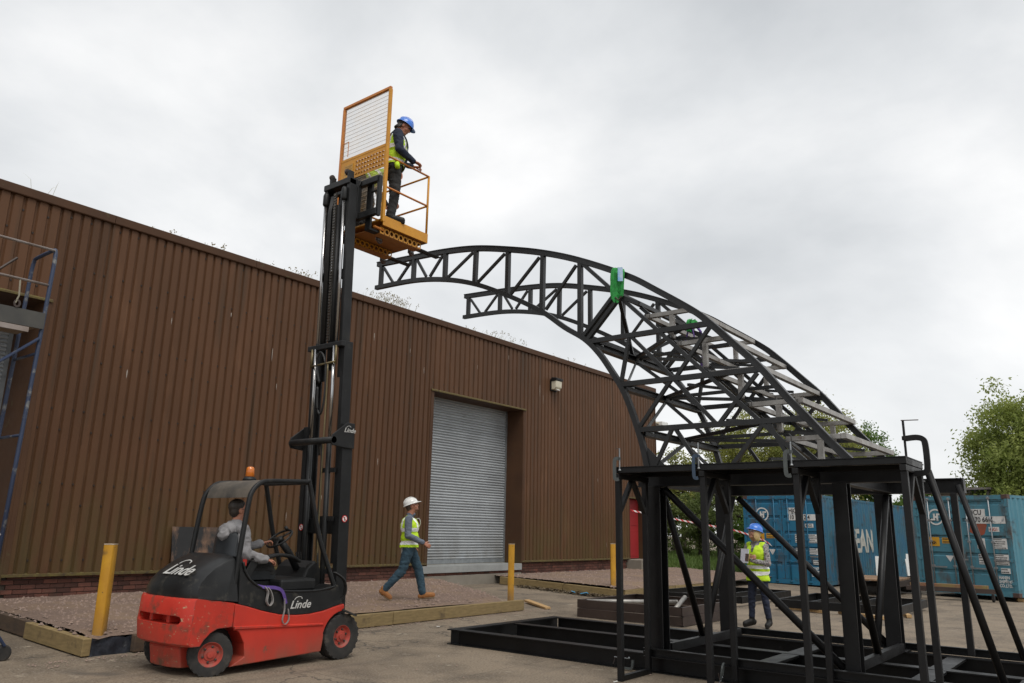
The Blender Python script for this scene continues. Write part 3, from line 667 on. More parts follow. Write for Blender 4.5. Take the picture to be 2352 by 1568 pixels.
# steering column and wheel
sc_, sn = L3(6.28, .0, 1.455), Vector((-.62, 0, .78)).normalized()
MB().tube([L3(6.58, .0, 1.08), L3(6.45, .0, 1.27), sc_ - sn*.05], .045, 10).build('steering_column', M_plast, fl, smooth=True)
ax = Vector((0, 1, 0)); ay = sn.cross(ax)
b = MB().sweep([(.014*math.cos(a*math.pi/4), .014*math.sin(a*math.pi/4)) for a in range(8)], [sc_+ax*.17*math.cos(2*math.pi*i/28)+ay*.17*math.sin(2*math.pi*i/28) for i in range(28)], up=sn, closed=True)
for a in (0, 2.1, 4.2): b.beam(sc_, sc_+(ax*math.cos(a)+ay*math.sin(a))*.165, .03, .012, up=sn)
b.tube([sc_-sn*.04, sc_+sn*.012], .045, 14)
sw = b.build('steering_wheel', M_plast, fl, smooth=True)
MB().tube([sc_-ay*.15+sn*.01, sc_-ay*.15+sn*.07], .022, 10).build('spinner_knob', M_hose, sw, smooth=True)
for k in range(3): MB().tube([L3(6.42+k*.035, .20, 1.2), L3(6.40+k*.035, .20, 1.29)], .008, 8).build('lever', M_hose, fl)
# overhead guard
for sg in (1, -1):
    path = crom([L3(5.36, sg*.50, .80), L3(5.39, sg*.50, 1.29), L3(5.45, sg*.49, 1.85), L3(5.50, sg*.48, 2.01), L3(5.60, sg*.475, 2.105), L3(5.72, sg*.47, 2.135), L3(6.0, sg*.465, 2.15), L3(6.28, sg*.46, 2.158), L3(6.335, sg*.46, 2.12), L3(6.52, sg*.48, 1.50), L3(6.72, sg*.51, 1.03), L3(6.88, sg*.53, .67)], 5)
    MB().sweep([(-.024, -.016), (-.016, -.025), (.016, -.025), (.024, -.016), (.024, .016), (.016, .025), (-.016, .025), (-.024, .016)], path, side=(0, 1, 0)).build('guard_rail', M_plast, fl, auto=60)
pan = [(5.475, 1.93), (5.50, 2.03), (5.56, 2.10), (5.66, 2.145), (5.78, 2.155), (5.95, 2.16), (5.95, 2.148), (5.78, 2.143), (5.67, 2.132), (5.575, 2.088), (5.515, 2.02), (5.49, 1.93)]
slab(pan, .45, 7, lambda s_, z_, u: (s_, z_, u*.45)).build('roof_panel', mat('dusty_roof', (.03, .028, .026), (.12, .10, .078), 3.2, rough=.75, wear=((.17, .14, .105), 3, .52, .78)), fl, auto=60)
for v in (-.30, -.15, 0, .15, .30): MB().beam(L3(5.93, v, 2.145), L3(6.31, v, 2.152), .022, .03).build('roof_bar', M_plast, fl)
MB().beam(L3(6.31, -.45, 2.15), L3(6.31, .45, 2.15), .05, .05).build('front_crossbar', M_plast, fl, bevel=.01)
bc = thing_b = L3(5.76, 0, 2.15)
MB().lathe([(.085, 0), (.08, .025), (.06, .045), (.055, .05)], bc, n=20).build('beacon_base', M_plast, fl, smooth=True)
MB().lathe([(.052, .05), (.056, .055), (.05, .13), (.046, .16), (.03, .172), (.005, .175)], bc, n=20).build('beacon', mat('amber', (.62, .17, .01), (.52, .13, .01), 9, rough=.18, coat=.5), fl, smooth=True)
# wheels
def wheel(s_, v, r_, wd, rimr, sg, steer=0):
    c = L3(s_, v, r_); y0 = -sg     # outer face towards sg
    prof = [(rimr, -wd*.46), (r_*.80, -wd*.5), (r_*.94, -wd*.47), (r_*.985, -wd*.40), (r_*.985, wd*.40), (r_*.94, wd*.47), (r_*.80, wd*.5), (rimr, wd*.46)]
    t_ = MB().lathe(prof, c, 'y', 36, caps=False)
    Rw = Matrix.Translation(c) @ Matrix.Rotation(steer, 4, 'Z') @ Matrix.Translation(-c)
    def turn(q):
        q.v = [tuple(Rw @ Vector(p)) for p in q.v]; return q
    n = 22
    for i in range(n):
        for side in (-1, 1):
            a = 2*math.pi*(i+(.5 if side > 0 else 0))/n; d = Vector((math.cos(a), 0, math.sin(a))); tn = Vector((-math.sin(a), 0, math.cos(a)))
            t_.beam(c+d*(r_*.975)+Vector((0, side*wd*.10, 0)), c+d*(r_*.955)+Vector((0, side*wd*.47, 0)), r_*.13, r_*.055, up=d)
    tyre = turn(t_).build('tyre', M_rubber, fl, auto=30)
    o = -sg*wd*.5     # outward in y
    M_rim = mat('rim_paint', (.40, .045, .028), (.25, .05, .035), 8, rough=.6, wear=((.16, .11, .085), 8, .50, .74))
    yy = lambda h: h*(-sg)
    turn(MB().lathe([(rimr+.012, yy(wd*.455)), (rimr-.004, yy(wd*.46)), (rimr-.014, yy(wd*.40)), (rimr-.03, yy(wd*.30)), (rimr*.55, yy(wd*.28)), (rimr*.50, yy(wd*.34)), (rimr*.28, yy(wd*.36)), (rimr*.26, yy(wd*.44)), (.002, yy(wd*.45))], c, 'y', 32, caps=False)).build('rim', M_rim, tyre, auto=35)
    b = MB()
    for i in range(6):
        a = 2*math.pi*i/6+.3; q = c+Vector((math.cos(a)*rimr*.62, 0, math.sin(a)*rimr*.62)); b.lathe([(.014, yy(wd*.28)), (.014, yy(wd*.36)), (.006, yy(wd*.38))], q, 'y', 6)
    stuff(turn(b).build('wheel_nuts', M_rust, tyre))
for sg in (1, -1):
    wheel(6.93, sg*.475, .275, .20, .135, sg)
    wheel(5.17, sg*.455, .235, .17, .130, sg, R(-24))
# logos on hood and side
M_logo = mat('logo_grey', (.55, .55, .53), (.42, .41, .39), 9, rough=.5)
def logo(name, o, x, y, size, parent):
    g = text(name, 'Linde', size, frame(o, x, y), M_logo, parent, shear=.35, extrude=.002, bold=.012*size, sx=1.05)
    F_ = frame(o, x, y); b = MB()
    pts = [F_ @ Vector(q) for q in ((.46*size, .74*size, .002), (.62*size, .92*size, .002), (.95*size, 1.02*size, .002), (1.25*size, .95*size, .002), (1.30*size, .80*size, .002))]
    b.sweep([(-.028*size, -.002), (.028*size, -.002), (.028*size, .002), (-.028*size, .002)], crom(pts, 5), up=F_.to_3x3() @ Vector((0, 0, 1)))
    b.build(name+'_flourish', M_logo, parent)
hp = lambda s_, z_, u: L3(*(lambda q: (q[0], q[2], q[1]))(hdf(s_, z_, u)))
a0, a1 = hp(5.00, 1.165, -.32), hp(5.00, 1.165, .32)
logo('logo', hp(4.83, 1.04, -.38)+Vector((-.012, 0, .022)), (.0, -1, 0), (.13, 0, .10), .235, hood)
logo('logo', L3(6.10, .563, .655), (1, 0, 0), (0, 0, 1), .13, chs)
# ---- purple and grey sling over the side
M_sling = mat('purple_sling', (.10, .055, .24), (.07, .035, .17), 9, rough=.85); M_gsl = mat('grey_sling', (.30, .28, .27), (.20, .19, .18), 9, rough=.9)
sl_ = thing('lifting_sling', L3(5.85, .56, .6), 'purple and grey webbing sling hanging over the forklift side', 'sling')
bp = [(-.019, -.004), (.019, -.004), (.019, .004), (-.019, .004)]
MB().sweep(bp, crom([L3(5.62, .50, .945), L3(5.72, .56, .915), L3(5.86, .575, .905), L3(5.96, .585, .86), L3(6.02, .594, .72)], 5), side=(1, 0, .3)).build('purple_strap', M_sling, sl_)
MB().sweep(bp, crom([L3(5.72, .57, .92), L3(5.76, .585, .86), L3(5.75, .59, .76), L3(5.79, .592, .71), L3(5.83, .59, .76), L3(5.80, .585, .86), L3(5.76, .575, .91)], 5), side=(0, -1, 0)).build('grey_loop', M_gsl, sl_)
MB().sweep([(a*.5, b_) for a, b_ in bp], crom([L3(5.99, .596, .78), L3(6.0, .60, .65), L3(5.98, .602, .54), L3(6.02, .603, .49), L3(6.07, .602, .54), L3(6.05, .60, .66)], 5), side=(0, -1, 0)).build('grey_tail', M_gsl, sl_)

# ------------------------------------------------------------------ mast
def sm(z): return -.027*z         # lean
def Mx(ds, v, z): return L3(7.0+ds+sm(z), v, z)
def upright(v, z0, z1, th, dep, nm, par):
    for sg in (1, -1):
        b = MB().sweep([(-dep/2, sg*(-th/2)), (dep/2, sg*(-th/2)), (dep/2, sg*(th/2)), (dep/2-.02, sg*(th/2)), (dep/2-.03, sg*(-th/2+.02)), (-dep/2+.03, sg*(-th/2+.02)), (-dep/2+.02, sg*(th/2)), (-dep/2, sg*(th/2))], [Mx(0, sg*v, z0), Mx(0, sg*v, z1)], up=(0, 1, 0))
        b.build(nm, M_plast, par, bevel=.004)
mast = fl
upright(.385, .10, 2.97, .085, .17, 'outer_upright', fl)
upright(.315, 1.15, 4.12, .075, .15, 'middle_upright', fl)
upright(.250, 3.62, 6.58, .070, .14, 'inner_upright', fl)
def cross(ds, z, h, d, vv, nm, par=fl): return MB().box(*(lambda p, q: (p.x-d/2, p.x+d/2, p.y, q.y, z-h/2, z+h/2))(Mx(ds, vv, z), Mx(ds, -vv, z))).build(nm, M_plast, par, bevel=.008)
cross(-.02, 6.52, .09, .14, .285, 'top_crosshead'); cross(-.11, 4.07, .075, .07, .37, 'middle_crossbar'); cross(.02, 5.15, .14, .05, .26, 'inner_tie'); cross(.03, 1.62, .20, .06, .37, 'lower_tie'); cross(.03, .35, .22, .08, .37, 'foot_tie')
for sg in (1, -1):      # bracket plates with the tube bar across the back
    pl = [(.09, 2.98), (-.04, 2.98), (-.28, 2.80), (-.31, 2.72), (-.28, 2.66), (-.05, 2.64), (.09, 2.64)]
    MB().prism([(7.0+a+sm(z), z) for a, z in pl], -(TC+sg*.43), -(TC+sg*.455), 'y').build('bracket_plate', M_plast, fl, bevel=.006)
MB().tube([Mx(-.26, .455, 2.73), Mx(-.26, -.455, 2.73)], .045, 16).build('bracket_bar', M_plast, fl, smooth=True)
logo('logo', Mx(-.10, .458, 2.85), (1, 0, 0), (0, 0, 1), .085, fl)
for sg in (1, -1):
    MB().tube([Mx(-.13, sg*.20, .3), Mx(-.13, sg*.20, 2.75)], .036, 14).build('lift_cylinder', M_plast, fl, smooth=True)
    MB().tube([Mx(-.13, sg*.20, 2.75), Mx(-.13, sg*.20, 4.05)], .022, 12).build('cylinder_rod', M_chrome, fl, smooth=True)
    MB().tube([Mx(-.10, sg*.205, 4.08), Mx(-.10, sg*.205, 6.25)], .024, 12).build('cylinder_rod', M_chrome, fl, smooth=True)
    MB().lathe([(.035, 0), (.045, .02), (.045, .16), (.03, .2)], Mx(-.10, sg*.205, 6.22), n=12).build('rod_head', M_plast, fl, smooth=True)
    b = MB().box(*(lambda p: (p.x-.04, p.x+.05, p.y-.028, p.y+.028, 6.56, 6.71))(Mx(0, sg*.20, 6.6))); b.build('pulley_bracket', M_plast, fl, bevel=.01)
    MB().lathe([(.045, -.018), (.047, -.01), (.038, 0), (.047, .01), (.045, .018)], Mx(-.01, sg*.20-.055 if sg > 0 else sg*.20, 6.70), 'y', 18).build('pulley', M_rust, fl)
MB().tube([Mx(-.02, 0, 3.75), Mx(-.02, 0, 6.2)], .055, 14).build('centre_cylinder', M_plast, fl, smooth=True)
b = MB(); z = 4.15
while z < 6.35:
    p = Mx(-.09, .0, z); b.box(p.x-.012, p.x+.012, p.y-.024, p.y+.024, z, z+.026); b.box(p.x-.008, p.x+.008, p.y-.032, p.y-.026, z+.016, z+.05); b.box(p.x-.008, p.x+.008, p.y+.026, p.y+.032, z+.016, z+.05); z += .042
b.build('lift_chain', mat('chain_steel', (.06, .055, .05), (.10, .09, .075), 9, rough=.45, metal=.7), fl)
for dv in (.075, .10, .125): MB().tube([Mx(-.10, -dv, 4.1), Mx(-.10, -dv, 6.1), Mx(-.07, -dv+.02, 6.35)], .013, 8).build('mast_hose', M_hose, fl, smooth=True)
# hose loop at the middle stage and pipes
MB().tube(crom([Mx(-.16, -.05, 3.55), Mx(-.17, -.12, 3.85), Mx(-.17, -.03, 3.98), Mx(-.17, .08, 3.80), Mx(-.17, .10, 3.40), Mx(-.17, .04, 3.12), Mx(-.16, -.06, 3.2), Mx(-.16, -.08, 3.5)], 6), .014, 8).build('hose_loop', M_hose, fl, smooth=True)
MB().tube(crom([Mx(-.16, .12, 3.80), Mx(-.16, .12, 3.2), Mx(-.16, .11, 2.2), Mx(-.16, .12, 1.0), Mx(-.14, .15, .75)], 4), .011, 8).build('brass_pipe', M_ochre, fl, smooth=True)
MB().tube([Mx(-.16, -.25, 3.80), Mx(-.16, .27, 3.82)], .014, 8).build('brass_pipe', M_ochre, fl, smooth=True)
for sg in (1, -1): MB().tube([Mx(-.15, sg*.26, 3.78), Mx(-.14, sg*.26, 4.05)], .018, 8).build('pipe_end', M_ochre, fl, smooth=True)
MB().tube(crom([Mx(-.15, .03, 2.55), Mx(-.18, .05, 2.72), Mx(-.18, .09, 2.70), Mx(-.16, .10, 2.4), Mx(-.16, .09, 1.6), Mx(-.15, .16, .95), Mx(-.10, .28, .7)], 5), .014, 8).build('hose_loop', M_hose, fl, smooth=True)
for z in (1.05, 1.72, 2.35): MB().box(*(lambda p, q: (p.x-.02, p.x+.02, p.y, q.y, z-.03, z+.03))(Mx(-.12, .34, z), Mx(-.12, .06, z))).build('pipe_clip', M_plast, fl)
for k in range(2): MB().tube(crom([L3(6.80-.0, .47+k*.03, 1.05), L3(6.93, .52+k*.03, .95), L3(6.97, .50+k*.03, .78), L3(6.90, .46, .66)], 5), .012, 8).build('side_hose', M_hose, fl, smooth=True)
MB().beam(L3(6.90, .56, .60), L3(7.08, .62, .52), .10, .02).build('mud_flap', M_rubber, fl)
# round prohibition stickers on the uprights
for v, z, sg in ((.430, 1.72, 1), (-.342, 1.60, 1)):
    c = Mx(-.0 if v > 0 else -.09, v, z)
    nv = Vector((0, -1, 0)) if v > 0 else Vector((-1, 0, 0)); uu = Vector((1, 0, 0)) if v > 0 else Vector((0, -1, 0))
    c = c + nv*.004
    st_ = MB(); rim = [c+uu*.045*math.cos(a*.2618)+Vector((0, 0, 1))*.045*math.sin(a*.2618) for a in range(24)]
    st_.add([p for p in rim]+[p+nv*.002 for p in rim], [tuple(range(24)), tuple(range(47, 23, -1))]+[(i, (i+1) % 24, 24+(i+1) % 24, 24+i) for i in range(24)])
    so = st_.build('warning_sticker', mat('sticker_red', (.5, .03, .03), None, 3, rough=.5), fl)
    ins = [c+nv*.003+uu*.034*math.cos(a*.2618)+Vector((0, 0, 1))*.034*math.sin(a*.2618) for a in range(24)]
    MB().add(ins, [tuple(range(24))]).build('sticker_field', M_white, so)
    fg = c+nv*.0045
    MB().add([fg+uu*.006*a+Vector((0, 0, 1))*h_ for a, h_ in ((-1, -.025), (1, -.025), (1.6, .008), (.8, .024), (-.8, .024), (-1.6, .008))], [(0, 1, 2, 3, 4, 5)]).build('sticker_figure', M_hose, so)
    MB().beam(fg+nv*.0015-uu*.025+Vector((0, 0, .025)), fg+nv*.0015+uu*.025-Vector((0, 0, .025)), .009, .001, up=nv).build('sticker_slash', MATS['sticker_red'], so)
# carriage and forks
for z, h in ((6.58, .09), (6.07, .10)): MB().box(7.02, 7.09, -6.22, -5.08, z-h/2, z+h/2).build('carriage_bar', M_plast, fl, bevel=.006)
for t in (5.12, 6.22): MB().box(7.04, 7.10, -t-.025, -t+.025, 6.0, 6.63).build('carriage_upright', M_plast, fl, bevel=.006)
MB().box(6.98, 7.06, -5.85, -5.45, 6.02, 6.63).build('carriage_plate', M_plast, fl, bevel=.01)
MB().tube([P(7.11, 5.95, 6.43), P(7.11, 6.2, 6.44)], .015, 8).build('carriage_rod', M_plast, fl)
for t in (5.32, 5.97):
    MB().prism([(7.10, 5.845), (7.10, 6.60), (7.14, 6.60), (7.14, 5.885), (8.55, 5.87), (8.62, 5.862), (8.62, 5.852)], -t-.055, -t+.055, 'y').build('fork', M_black, fl, bevel=.004)
MB().tube(crom([P(7.02, 5.7, 6.25), P(6.98, 5.78, 6.4), P(7.0, 5.85, 6.55), P(7.02, 5.86, 6.62)], 4), .014, 8).build('carriage_hose', M_hose, fl, smooth=True)

# ------------------------------------------------------------------ work platform on the forks
wp = thing('work_platform', (7.7, -5.55, 5.84), 'yellow work platform with tall mesh screen standing on the raised forks', 'work platform')
T0, T1, S0, S1, ZF = 5.0, 6.11, 7.26, 8.22, 6.11
M_orange = mat('orange_paint', (.56, .20, .022), (.48, .16, .03), 5, rough=.5, wear=((.55, .27, .10), 5, .6, .75))
for t in (T0, T1-.04): MB().box(S0, S0+.05, -t-.045, -t, ZF-.10, 8.20).build('screen_post', M_yellow if t > 5.5 else M_orange, wp, bevel=.006)
MB().box(S0+.002, S0+.048, -T1+.004, -T0-.004, 8.20, 8.245).build('screen_top', M_orange, wp, bevel=.006)
wm = MB(); z = 7.29
while z < 8.19: wm.box(S0+.020, S0+.024, -T1+.04, -T0-.045, z-.0018, z+.0018); z += .068
t = T0+.05
while t < T1-.04: wm.box(S0+.027, S0+.030, -t-.0012, -t+.0012, 6.15, 8.20); t += .02
z = 6.2
while z < 6.9: wm.box(S0+.020, S0+.026, -T1+.04, -T0-.045, z-.002, z+.002); z += .068
wm.build('wire_mesh', mat('mesh_wire', (.42, .40, .38), (.5, .36, .2), 6, rough=.5), wp)
MB().box(S0+.004, S0+.062, -T1+.05, -T0-.05, 7.235, 7.28).build('panel_rail', M_yellow, wp, bevel=.004)
# louvred sheet: real slots between strips
lp = MB(); zz = [6.90, 6.945, 6.972, 7.015, 7.042, 7.085, 7.112, 7.155, 7.182, 7.235]
ta, tb = T0+.05, T1-.05
tcols = [ta+.36+i*.066 for i in range(10)]
for i in range(0, 10, 2): lp.box(S0+.008, S0+.014, -tb, -ta, zz[i], zz[i+1])
for i in range(1, 9, 2):
    lp.box(S0+.008, S0+.014, -(tcols[0]), -ta, zz[i], zz[i+1])
    for c_ in range(10):
        a_ = tcols[c_]+.040; e_ = (tcols[c_+1] if c_ < 9 else tb); lp.box(S0+.008, S0+.014, -e_, -a_, zz[i], zz[i+1])
lo = lp.build('louvre_panel', M_yellow, wp)
MB().box(S0-.002, S0+.007, -(ta+.30), -(ta+.10), 6.95, 7.16).build('notice_plate', mat('notice', (.50, .27, .04), (.44, .22, .03), 30, rough=.5), lo)
for i in range(6): MB().box(S0-.0045, S0-.002, -(ta+.28-(i % 2)*.03), -(ta+.12), 7.125-i*.027, 7.131-i*.027).build('notice_line', mat('notice_ink', (.30, .15, .03), None, 3), lo)
for i in range(4):
    for c_ in range(10): lp2 = None
lv = MB()
for i in range(1, 9, 2):
    for c_ in range(10): lv.prism([(S0+.014, zz[i]), (S0-.008, zz[i]+.006), (S0-.008, zz[i]+.009), (S0+.014, zz[i]+.004)], -(tcols[c_]+.04), -tcols[c_], 'y')
stuff(lv.build('louvre_lips', M_yellow, lo))
MB().tube([P(S0-.01, 5.06, 7.55), P(S0-.012, 5.22, 7.555)], .006, 8).tube([P(S0-.012, 5.22, 7.56), P(S0-.012, 5.22, 7.30)], .006, 8).build('latch_rod', M_orange, wp)
# floor tray
MB().box(S0+.05, S1-.004, -T1+.012, -T0-.012, ZF-.045, ZF-.02).build('floor', M_yellow, wp)
for t in (T0, T1-.012): MB().box(S0+.02, S1, -t-.012, -t, ZF-.155, ZF).build('kick_plate', M_yellow, wp, bevel=.004)
MB().box(S1-.012, S1+.002, -T1+.013, -T0-.013, ZF-.155, ZF).build('kick_plate', M_yellow, wp)
MB().box(S0+.05, S1-.02, -T1+.02, -T0-.02, ZF-.150, ZF-.142).build('under_tray', mat('rusty_yellow', (.30, .10, .02), (.36, .14, .02), 4, rough=.6), wp)
for t in (5.32, 5.97):
    for dy in (.075, -.079):
        MB().holeplate((S0+.02, -t+dy+.002, ZF-.265), (1, 0, 0), (0, 0, 1), .86, .10, 9, .032, .004).build('pocket_side', M_yellow, wp)
    MB().box(S0+.02, S0+.88, -t-.075, -t+.077, ZF-.271, ZF-.266).build('pocket_base', MATS['rusty_yellow'], wp)
    MB().tube([P(S0-.10, t+.08, ZF-.20), P(S0+.10, t+.08, ZF-.21)], .018, 8).build('lock_pin', M_orange, wp)
# rails
for t in (T0+.02, T1-.02):
    MB().tube([P(S1-.02, t, ZF-.02), P(S1-.02, t, 7.09)], .018, 10).build('rail_post', M_yellow, wp, smooth=True)
    for z in (7.085, 6.58): MB().tube([P(S0+.02, t, z), P(S1-.02, t, z)], .016, 10).build('side_rail', M_orange if t > 5.5 else M_yellow, wp, smooth=True)
for z in (7.085, 6.58): MB().tube([P(S1-.02, T0+.02, z), P(S1-.02, T1-.02, z)], .016, 10).build('front_rail', M_yellow, wp, smooth=True)
for (s_, t) in ((7.45, 5.84), (8.12, 5.84), (7.45, 5.20), (8.12, 5.20)):
    o = MB().lathe([(.045, -.016), (.05, -.012), (.05, .012), (.045, .016)], P(s_+.02, t, ZF-.285), 'y', 18).build('castor_wheel', mat('castor_rubber', (.11, .07, .055), None, 5, rough=.7), wp)
    MB().box(s_-.03, s_+.04, -t-.03, -t-.022, ZF-.29, ZF-.155).box(s_-.03, s_+.04, -t+.022, -t+.03, ZF-.29, ZF-.155).box(s_-.04, s_+.05, -t-.04, -t+.04, ZF-.165, ZF-.155).build('castor_fork', M_zinc, o)
# ------------------------------------------------------------------ base frame of I-beams on the yard
bf = thing('base_frame', (10.2, -9.0, 0), 'long black I-beam base frame lying on the yard under the steel structure', 'steel frame')
HB = .21
for s_ in (8.97, 10.24, 11.48):
    MB().ibeam(P(s_, 6.38 if s_ != 10.24 else 6.46, HB/2), P(s_, 15.5, HB/2), HB, .16, .014, .010).build('long_beam', M_black, bf)
MB().ibeam(P(8.885, 6.30, HB/2+.001), P(11.565, 6.30, HB/2+.001), HB, .16, .014, .010).build('end_beam', M_black, bf)
for t in (10.75, 12.35, 13.25, 14.4):
    for a, c in ((9.06, 10.15), (10.33, 11.39)): MB().box(a, c, -t-.10, -t+.10, HB-.03, HB-.004).build('cross_plate', M_black, bf)
    MB().ibeam(P(9.05, t, HB/2-.025), P(11.40, t, HB/2-.025), HB-.06, .10, .01, .008).build('cross_beam', M_black, bf)

# ------------------------------------------------------------------ support frame: columns, ring beams, braces
sf = thing('support_frame', (10.2, -10.6, HB), 'tall black steel support frame of columns and tube braces below the arch', 'steel frame')
ZT = 2.37
cols = [(9.05, 9.55), (11.44, 9.42), (9.05, 11.80), (11.44, 11.66)]
for s_, t in cols:
    MB().ibeam(P(s_, t, HB+.002), P(s_, t, ZT-.19), .185 if t < 11.79 else .16, .185 if t < 11.79 else .15, .016, .012, up=(1, 0, 0)).build('column', M_black, sf)
    MB().box(s_-.15, s_+.15, -t-.15, -t+.15, HB+.003, HB+.022).build('foot_plate', M_black, sf)
for s_ in (9.05, 11.44): MB().ibeam(P(s_, 9.30, ZT-.095), P(s_, 12.62, ZT-.095), .185, .16, .014, .01).build('ring_beam', M_black, sf)
for t in (9.55, 11.75): MB().ibeam(P(9.13, t, ZT-.10), P(11.36, t, ZT-.10), .17, .12, .012, .009).build('ring_tie', M_black, sf)
# channel sill round the feet
MB().chan(P(8.86, 9.46, HB+.025), P(8.86, 15.5, HB+.025), .10, .07).build('sill_channel', M_black, sf)
MB().chan(P(11.62, 9.4, HB+.05), P(11.62, 15.5, HB+.05), .09, .06).build('sill_channel', M_black, sf)
for t in (9.62, 11.75): MB().beam(P(9.17, t, HB+.06), P(11.32, t, HB+.06), .07, .10).build('sill_tie', M_black, sf)
RT = .042
for p, q in ((P(9.12, 9.60, ZT-.22), P(10.16, 9.60, HB+.11)), (P(11.36, 9.60, ZT-.22), P(10.26, 9.60, HB+.11)),
             (P(9.12, 11.76, ZT-.22), P(10.14, 11.76, HB+.11)), (P(11.36, 11.72, ZT-.22), P(10.24, 11.72, HB+.11)),
             (P(9.03, 9.68, ZT-.22), P(9.03, 11.70, HB+.06)), (P(11.42, 9.66, ZT-.22), P(11.42, 11.58, HB+.06))):
    MB().tube([p, q], RT, 14).build('tube_brace', M_black, sf, smooth=True)
MB().tube([P(8.87, 12.70, ZT-.09), P(8.98, 13.14, HB+.08)], .036, 12).build('raking_tube', M_black, sf, smooth=True)
MB().tube([P(11.35, 12.58, ZT-.09), P(11.35, 13.06, HB+.05)], .036, 12).build('raking_tube', M_black, sf, smooth=True)
MB().beam(P(11.35, 12.52, HB+.04), P(11.35, 12.52, ZT-.19), .075, .075, up=(0, 1, 0)).build('rear_post', M_black, sf, bevel=.006)
MB().box(11.36, 11.52, -12.64, -12.621, ZT-.187, ZT-.003).build('end_plate', M_black, sf)

# ------------------------------------------------------------------ walkway deck frame on trestles in front
dk = thing('deck_frame', (8.5, -11.1, 2.25), 'black channel deck frame clamped along the front of the support frame', 'steel frame')
for s_ in (8.16, 8.83):
    MB().beam(P(s_, 9.50, 2.325), P(s_, 12.66, 2.325), .065, .062).build('deck_beam', M_black, dk, bevel=.004)
for t in (9.53, 10.6, 11.62, 12.63): MB().beam(P(8.193, t, 2.322), P(8.797, t, 2.322), .062, .060).build('deck_tie', M_black, dk, bevel=.004)
MB().box(8.12, 8.87, -12.66, -9.50, 2.357, 2.366).build('deck_plate', M_black, dk)
names = ('leftmost', 'second from left', 'third from left', 'rightmost')
for i, t in enumerate((9.53, 10.6, 11.62, 12.63)):
    tr = thing('trestle', (8.5, -t, 0), f'black square-tube trestle carrying the deck frame, {names[i]} of four', 'trestle', 'black trestles under the deck frame')
    zg = .0
    for s_ in (8.15, 8.79): MB().beam(P(s_, t, zg), P(s_, t, 2.225), .062, .062, up=(0, 1, 0)).build('leg', M_black, tr, bevel=.004)
    MB().beam(P(8.10, t, 2.256), P(8.84, t, 2.256), .060, .060).build('top_bar', M_black, tr, bevel=.004)
    MB().beam(P(8.185, t, .032), P(8.755, t, .032), .058, .058).build('foot_bar', M_black, tr, bevel=.004)
    for a, c in ((8.46, 8.175), (8.48, 8.765)): MB().beam(P(a, t, 2.225), P(c, t, 1.86), .045, .055, up=(0, 1, 0)).build('knee_brace', M_black, tr)

# ------------------------------------------------------------------ the arched truss
M_arch = mat('arch_black_paint', (.010, .0105, .011), (.017, .0175, .018), 3, rough=.40, rvar=.15, bump=.08, bscale=90, spec=.42, wear=((.04, .038, .036), 7, .64, .80))
ar = thing('arch_truss', (10.3, -9.5, ZT), 'black curved double truss sculpture frame with steel steps, arching over to the left', 'truss')
SF_, SB_ = 9.10, 11.50
OUT = [(4.0, 6.27), (4.93, 6.22), (5.68, 6.17), (6.36, 6.08), (7.03, 5.92), (7.71, 5.72), (8.38, 5.46), (9.17, 5.07), (9.6, 4.79), (10.12, 4.42), (10.36, 4.2), (10.67, 3.88), (10.96, 3.57), (11.26, 3.18), (11.47, 2.93), (11.69, 2.66), (11.93, ZT+.02)]
INN = [(3.98, 5.84), (4.93, 5.80), (5.68, 5.68), (6.35, 5.48), (7.03, 5.17), (7.70, 4.80), (8.12, 4.49), (8.46, 4.27), (8.70, 4.03), (8.90, 3.75), (9.03, 3.55), (9.14, 3.33), (9.28, 2.95), (9.36, 2.68), (9.42, ZT+.02)]
VERT = [((4.10, 6.26), (4.10, 5.84)), ((4.93, 6.22), (4.93, 5.80)), ((5.68, 6.17), (5.68, 5.68)), ((6.36, 6.08), (6.35, 5.48)), ((7.03, 5.92), (7.03, 5.17)), ((7.71, 5.72), (7.70, 4.80)), ((8.38, 5.46), (8.38, 4.32))]
DIAG = [((4.16, 6.19), (4.42, 5.86)), ((4.86, 6.17), (4.55, 5.86)), ((5.00, 6.17), (5.24, 5.82)), ((5.61, 6.12), (5.33, 5.80)), ((6.29, 6.03), (5.74, 5.70)), ((6.96, 5.87), (6.42, 5.50)), ((7.64, 5.67), (7.10, 5.18)), ((8.31, 5.41), (7.77, 4.82))]
HOR = [((8.52, 4.225), (10.34, 4.225)), ((9.05, 3.56), (10.95, 3.56)), ((9.30, 2.93), (11.45, 2.93))]
KBR = [((9.17, 4.20), (9.04, 3.60)), ((9.21, 4.20), (9.80, 3.58)), ((10.34, 4.18), (9.85, 3.58)), ((9.77, 3.54), (9.31, 2.97)), ((9.83, 3.54), (10.36, 2.95)), ((10.92, 3.52), (10.42, 2.95)), ((9.77, 2.91), (9.48, ZT)), ((9.82, 2.91), (10.18, ZT)), ((10.97, 2.91), (10.50, ZT)), ((11.02, 2.91), (11.30, ZT))]
CH = [(-.036, -.036), (.036, -.036), (.036, .036), (-.036, .036)]
def seg(a, b, s_, w_, h, nm):
    return MB().beam(P(s_, a[0], a[1]), P(s_, b[0], b[1]), w_, h, side=(1, 0, 0)).build(nm, M_arch, ar)
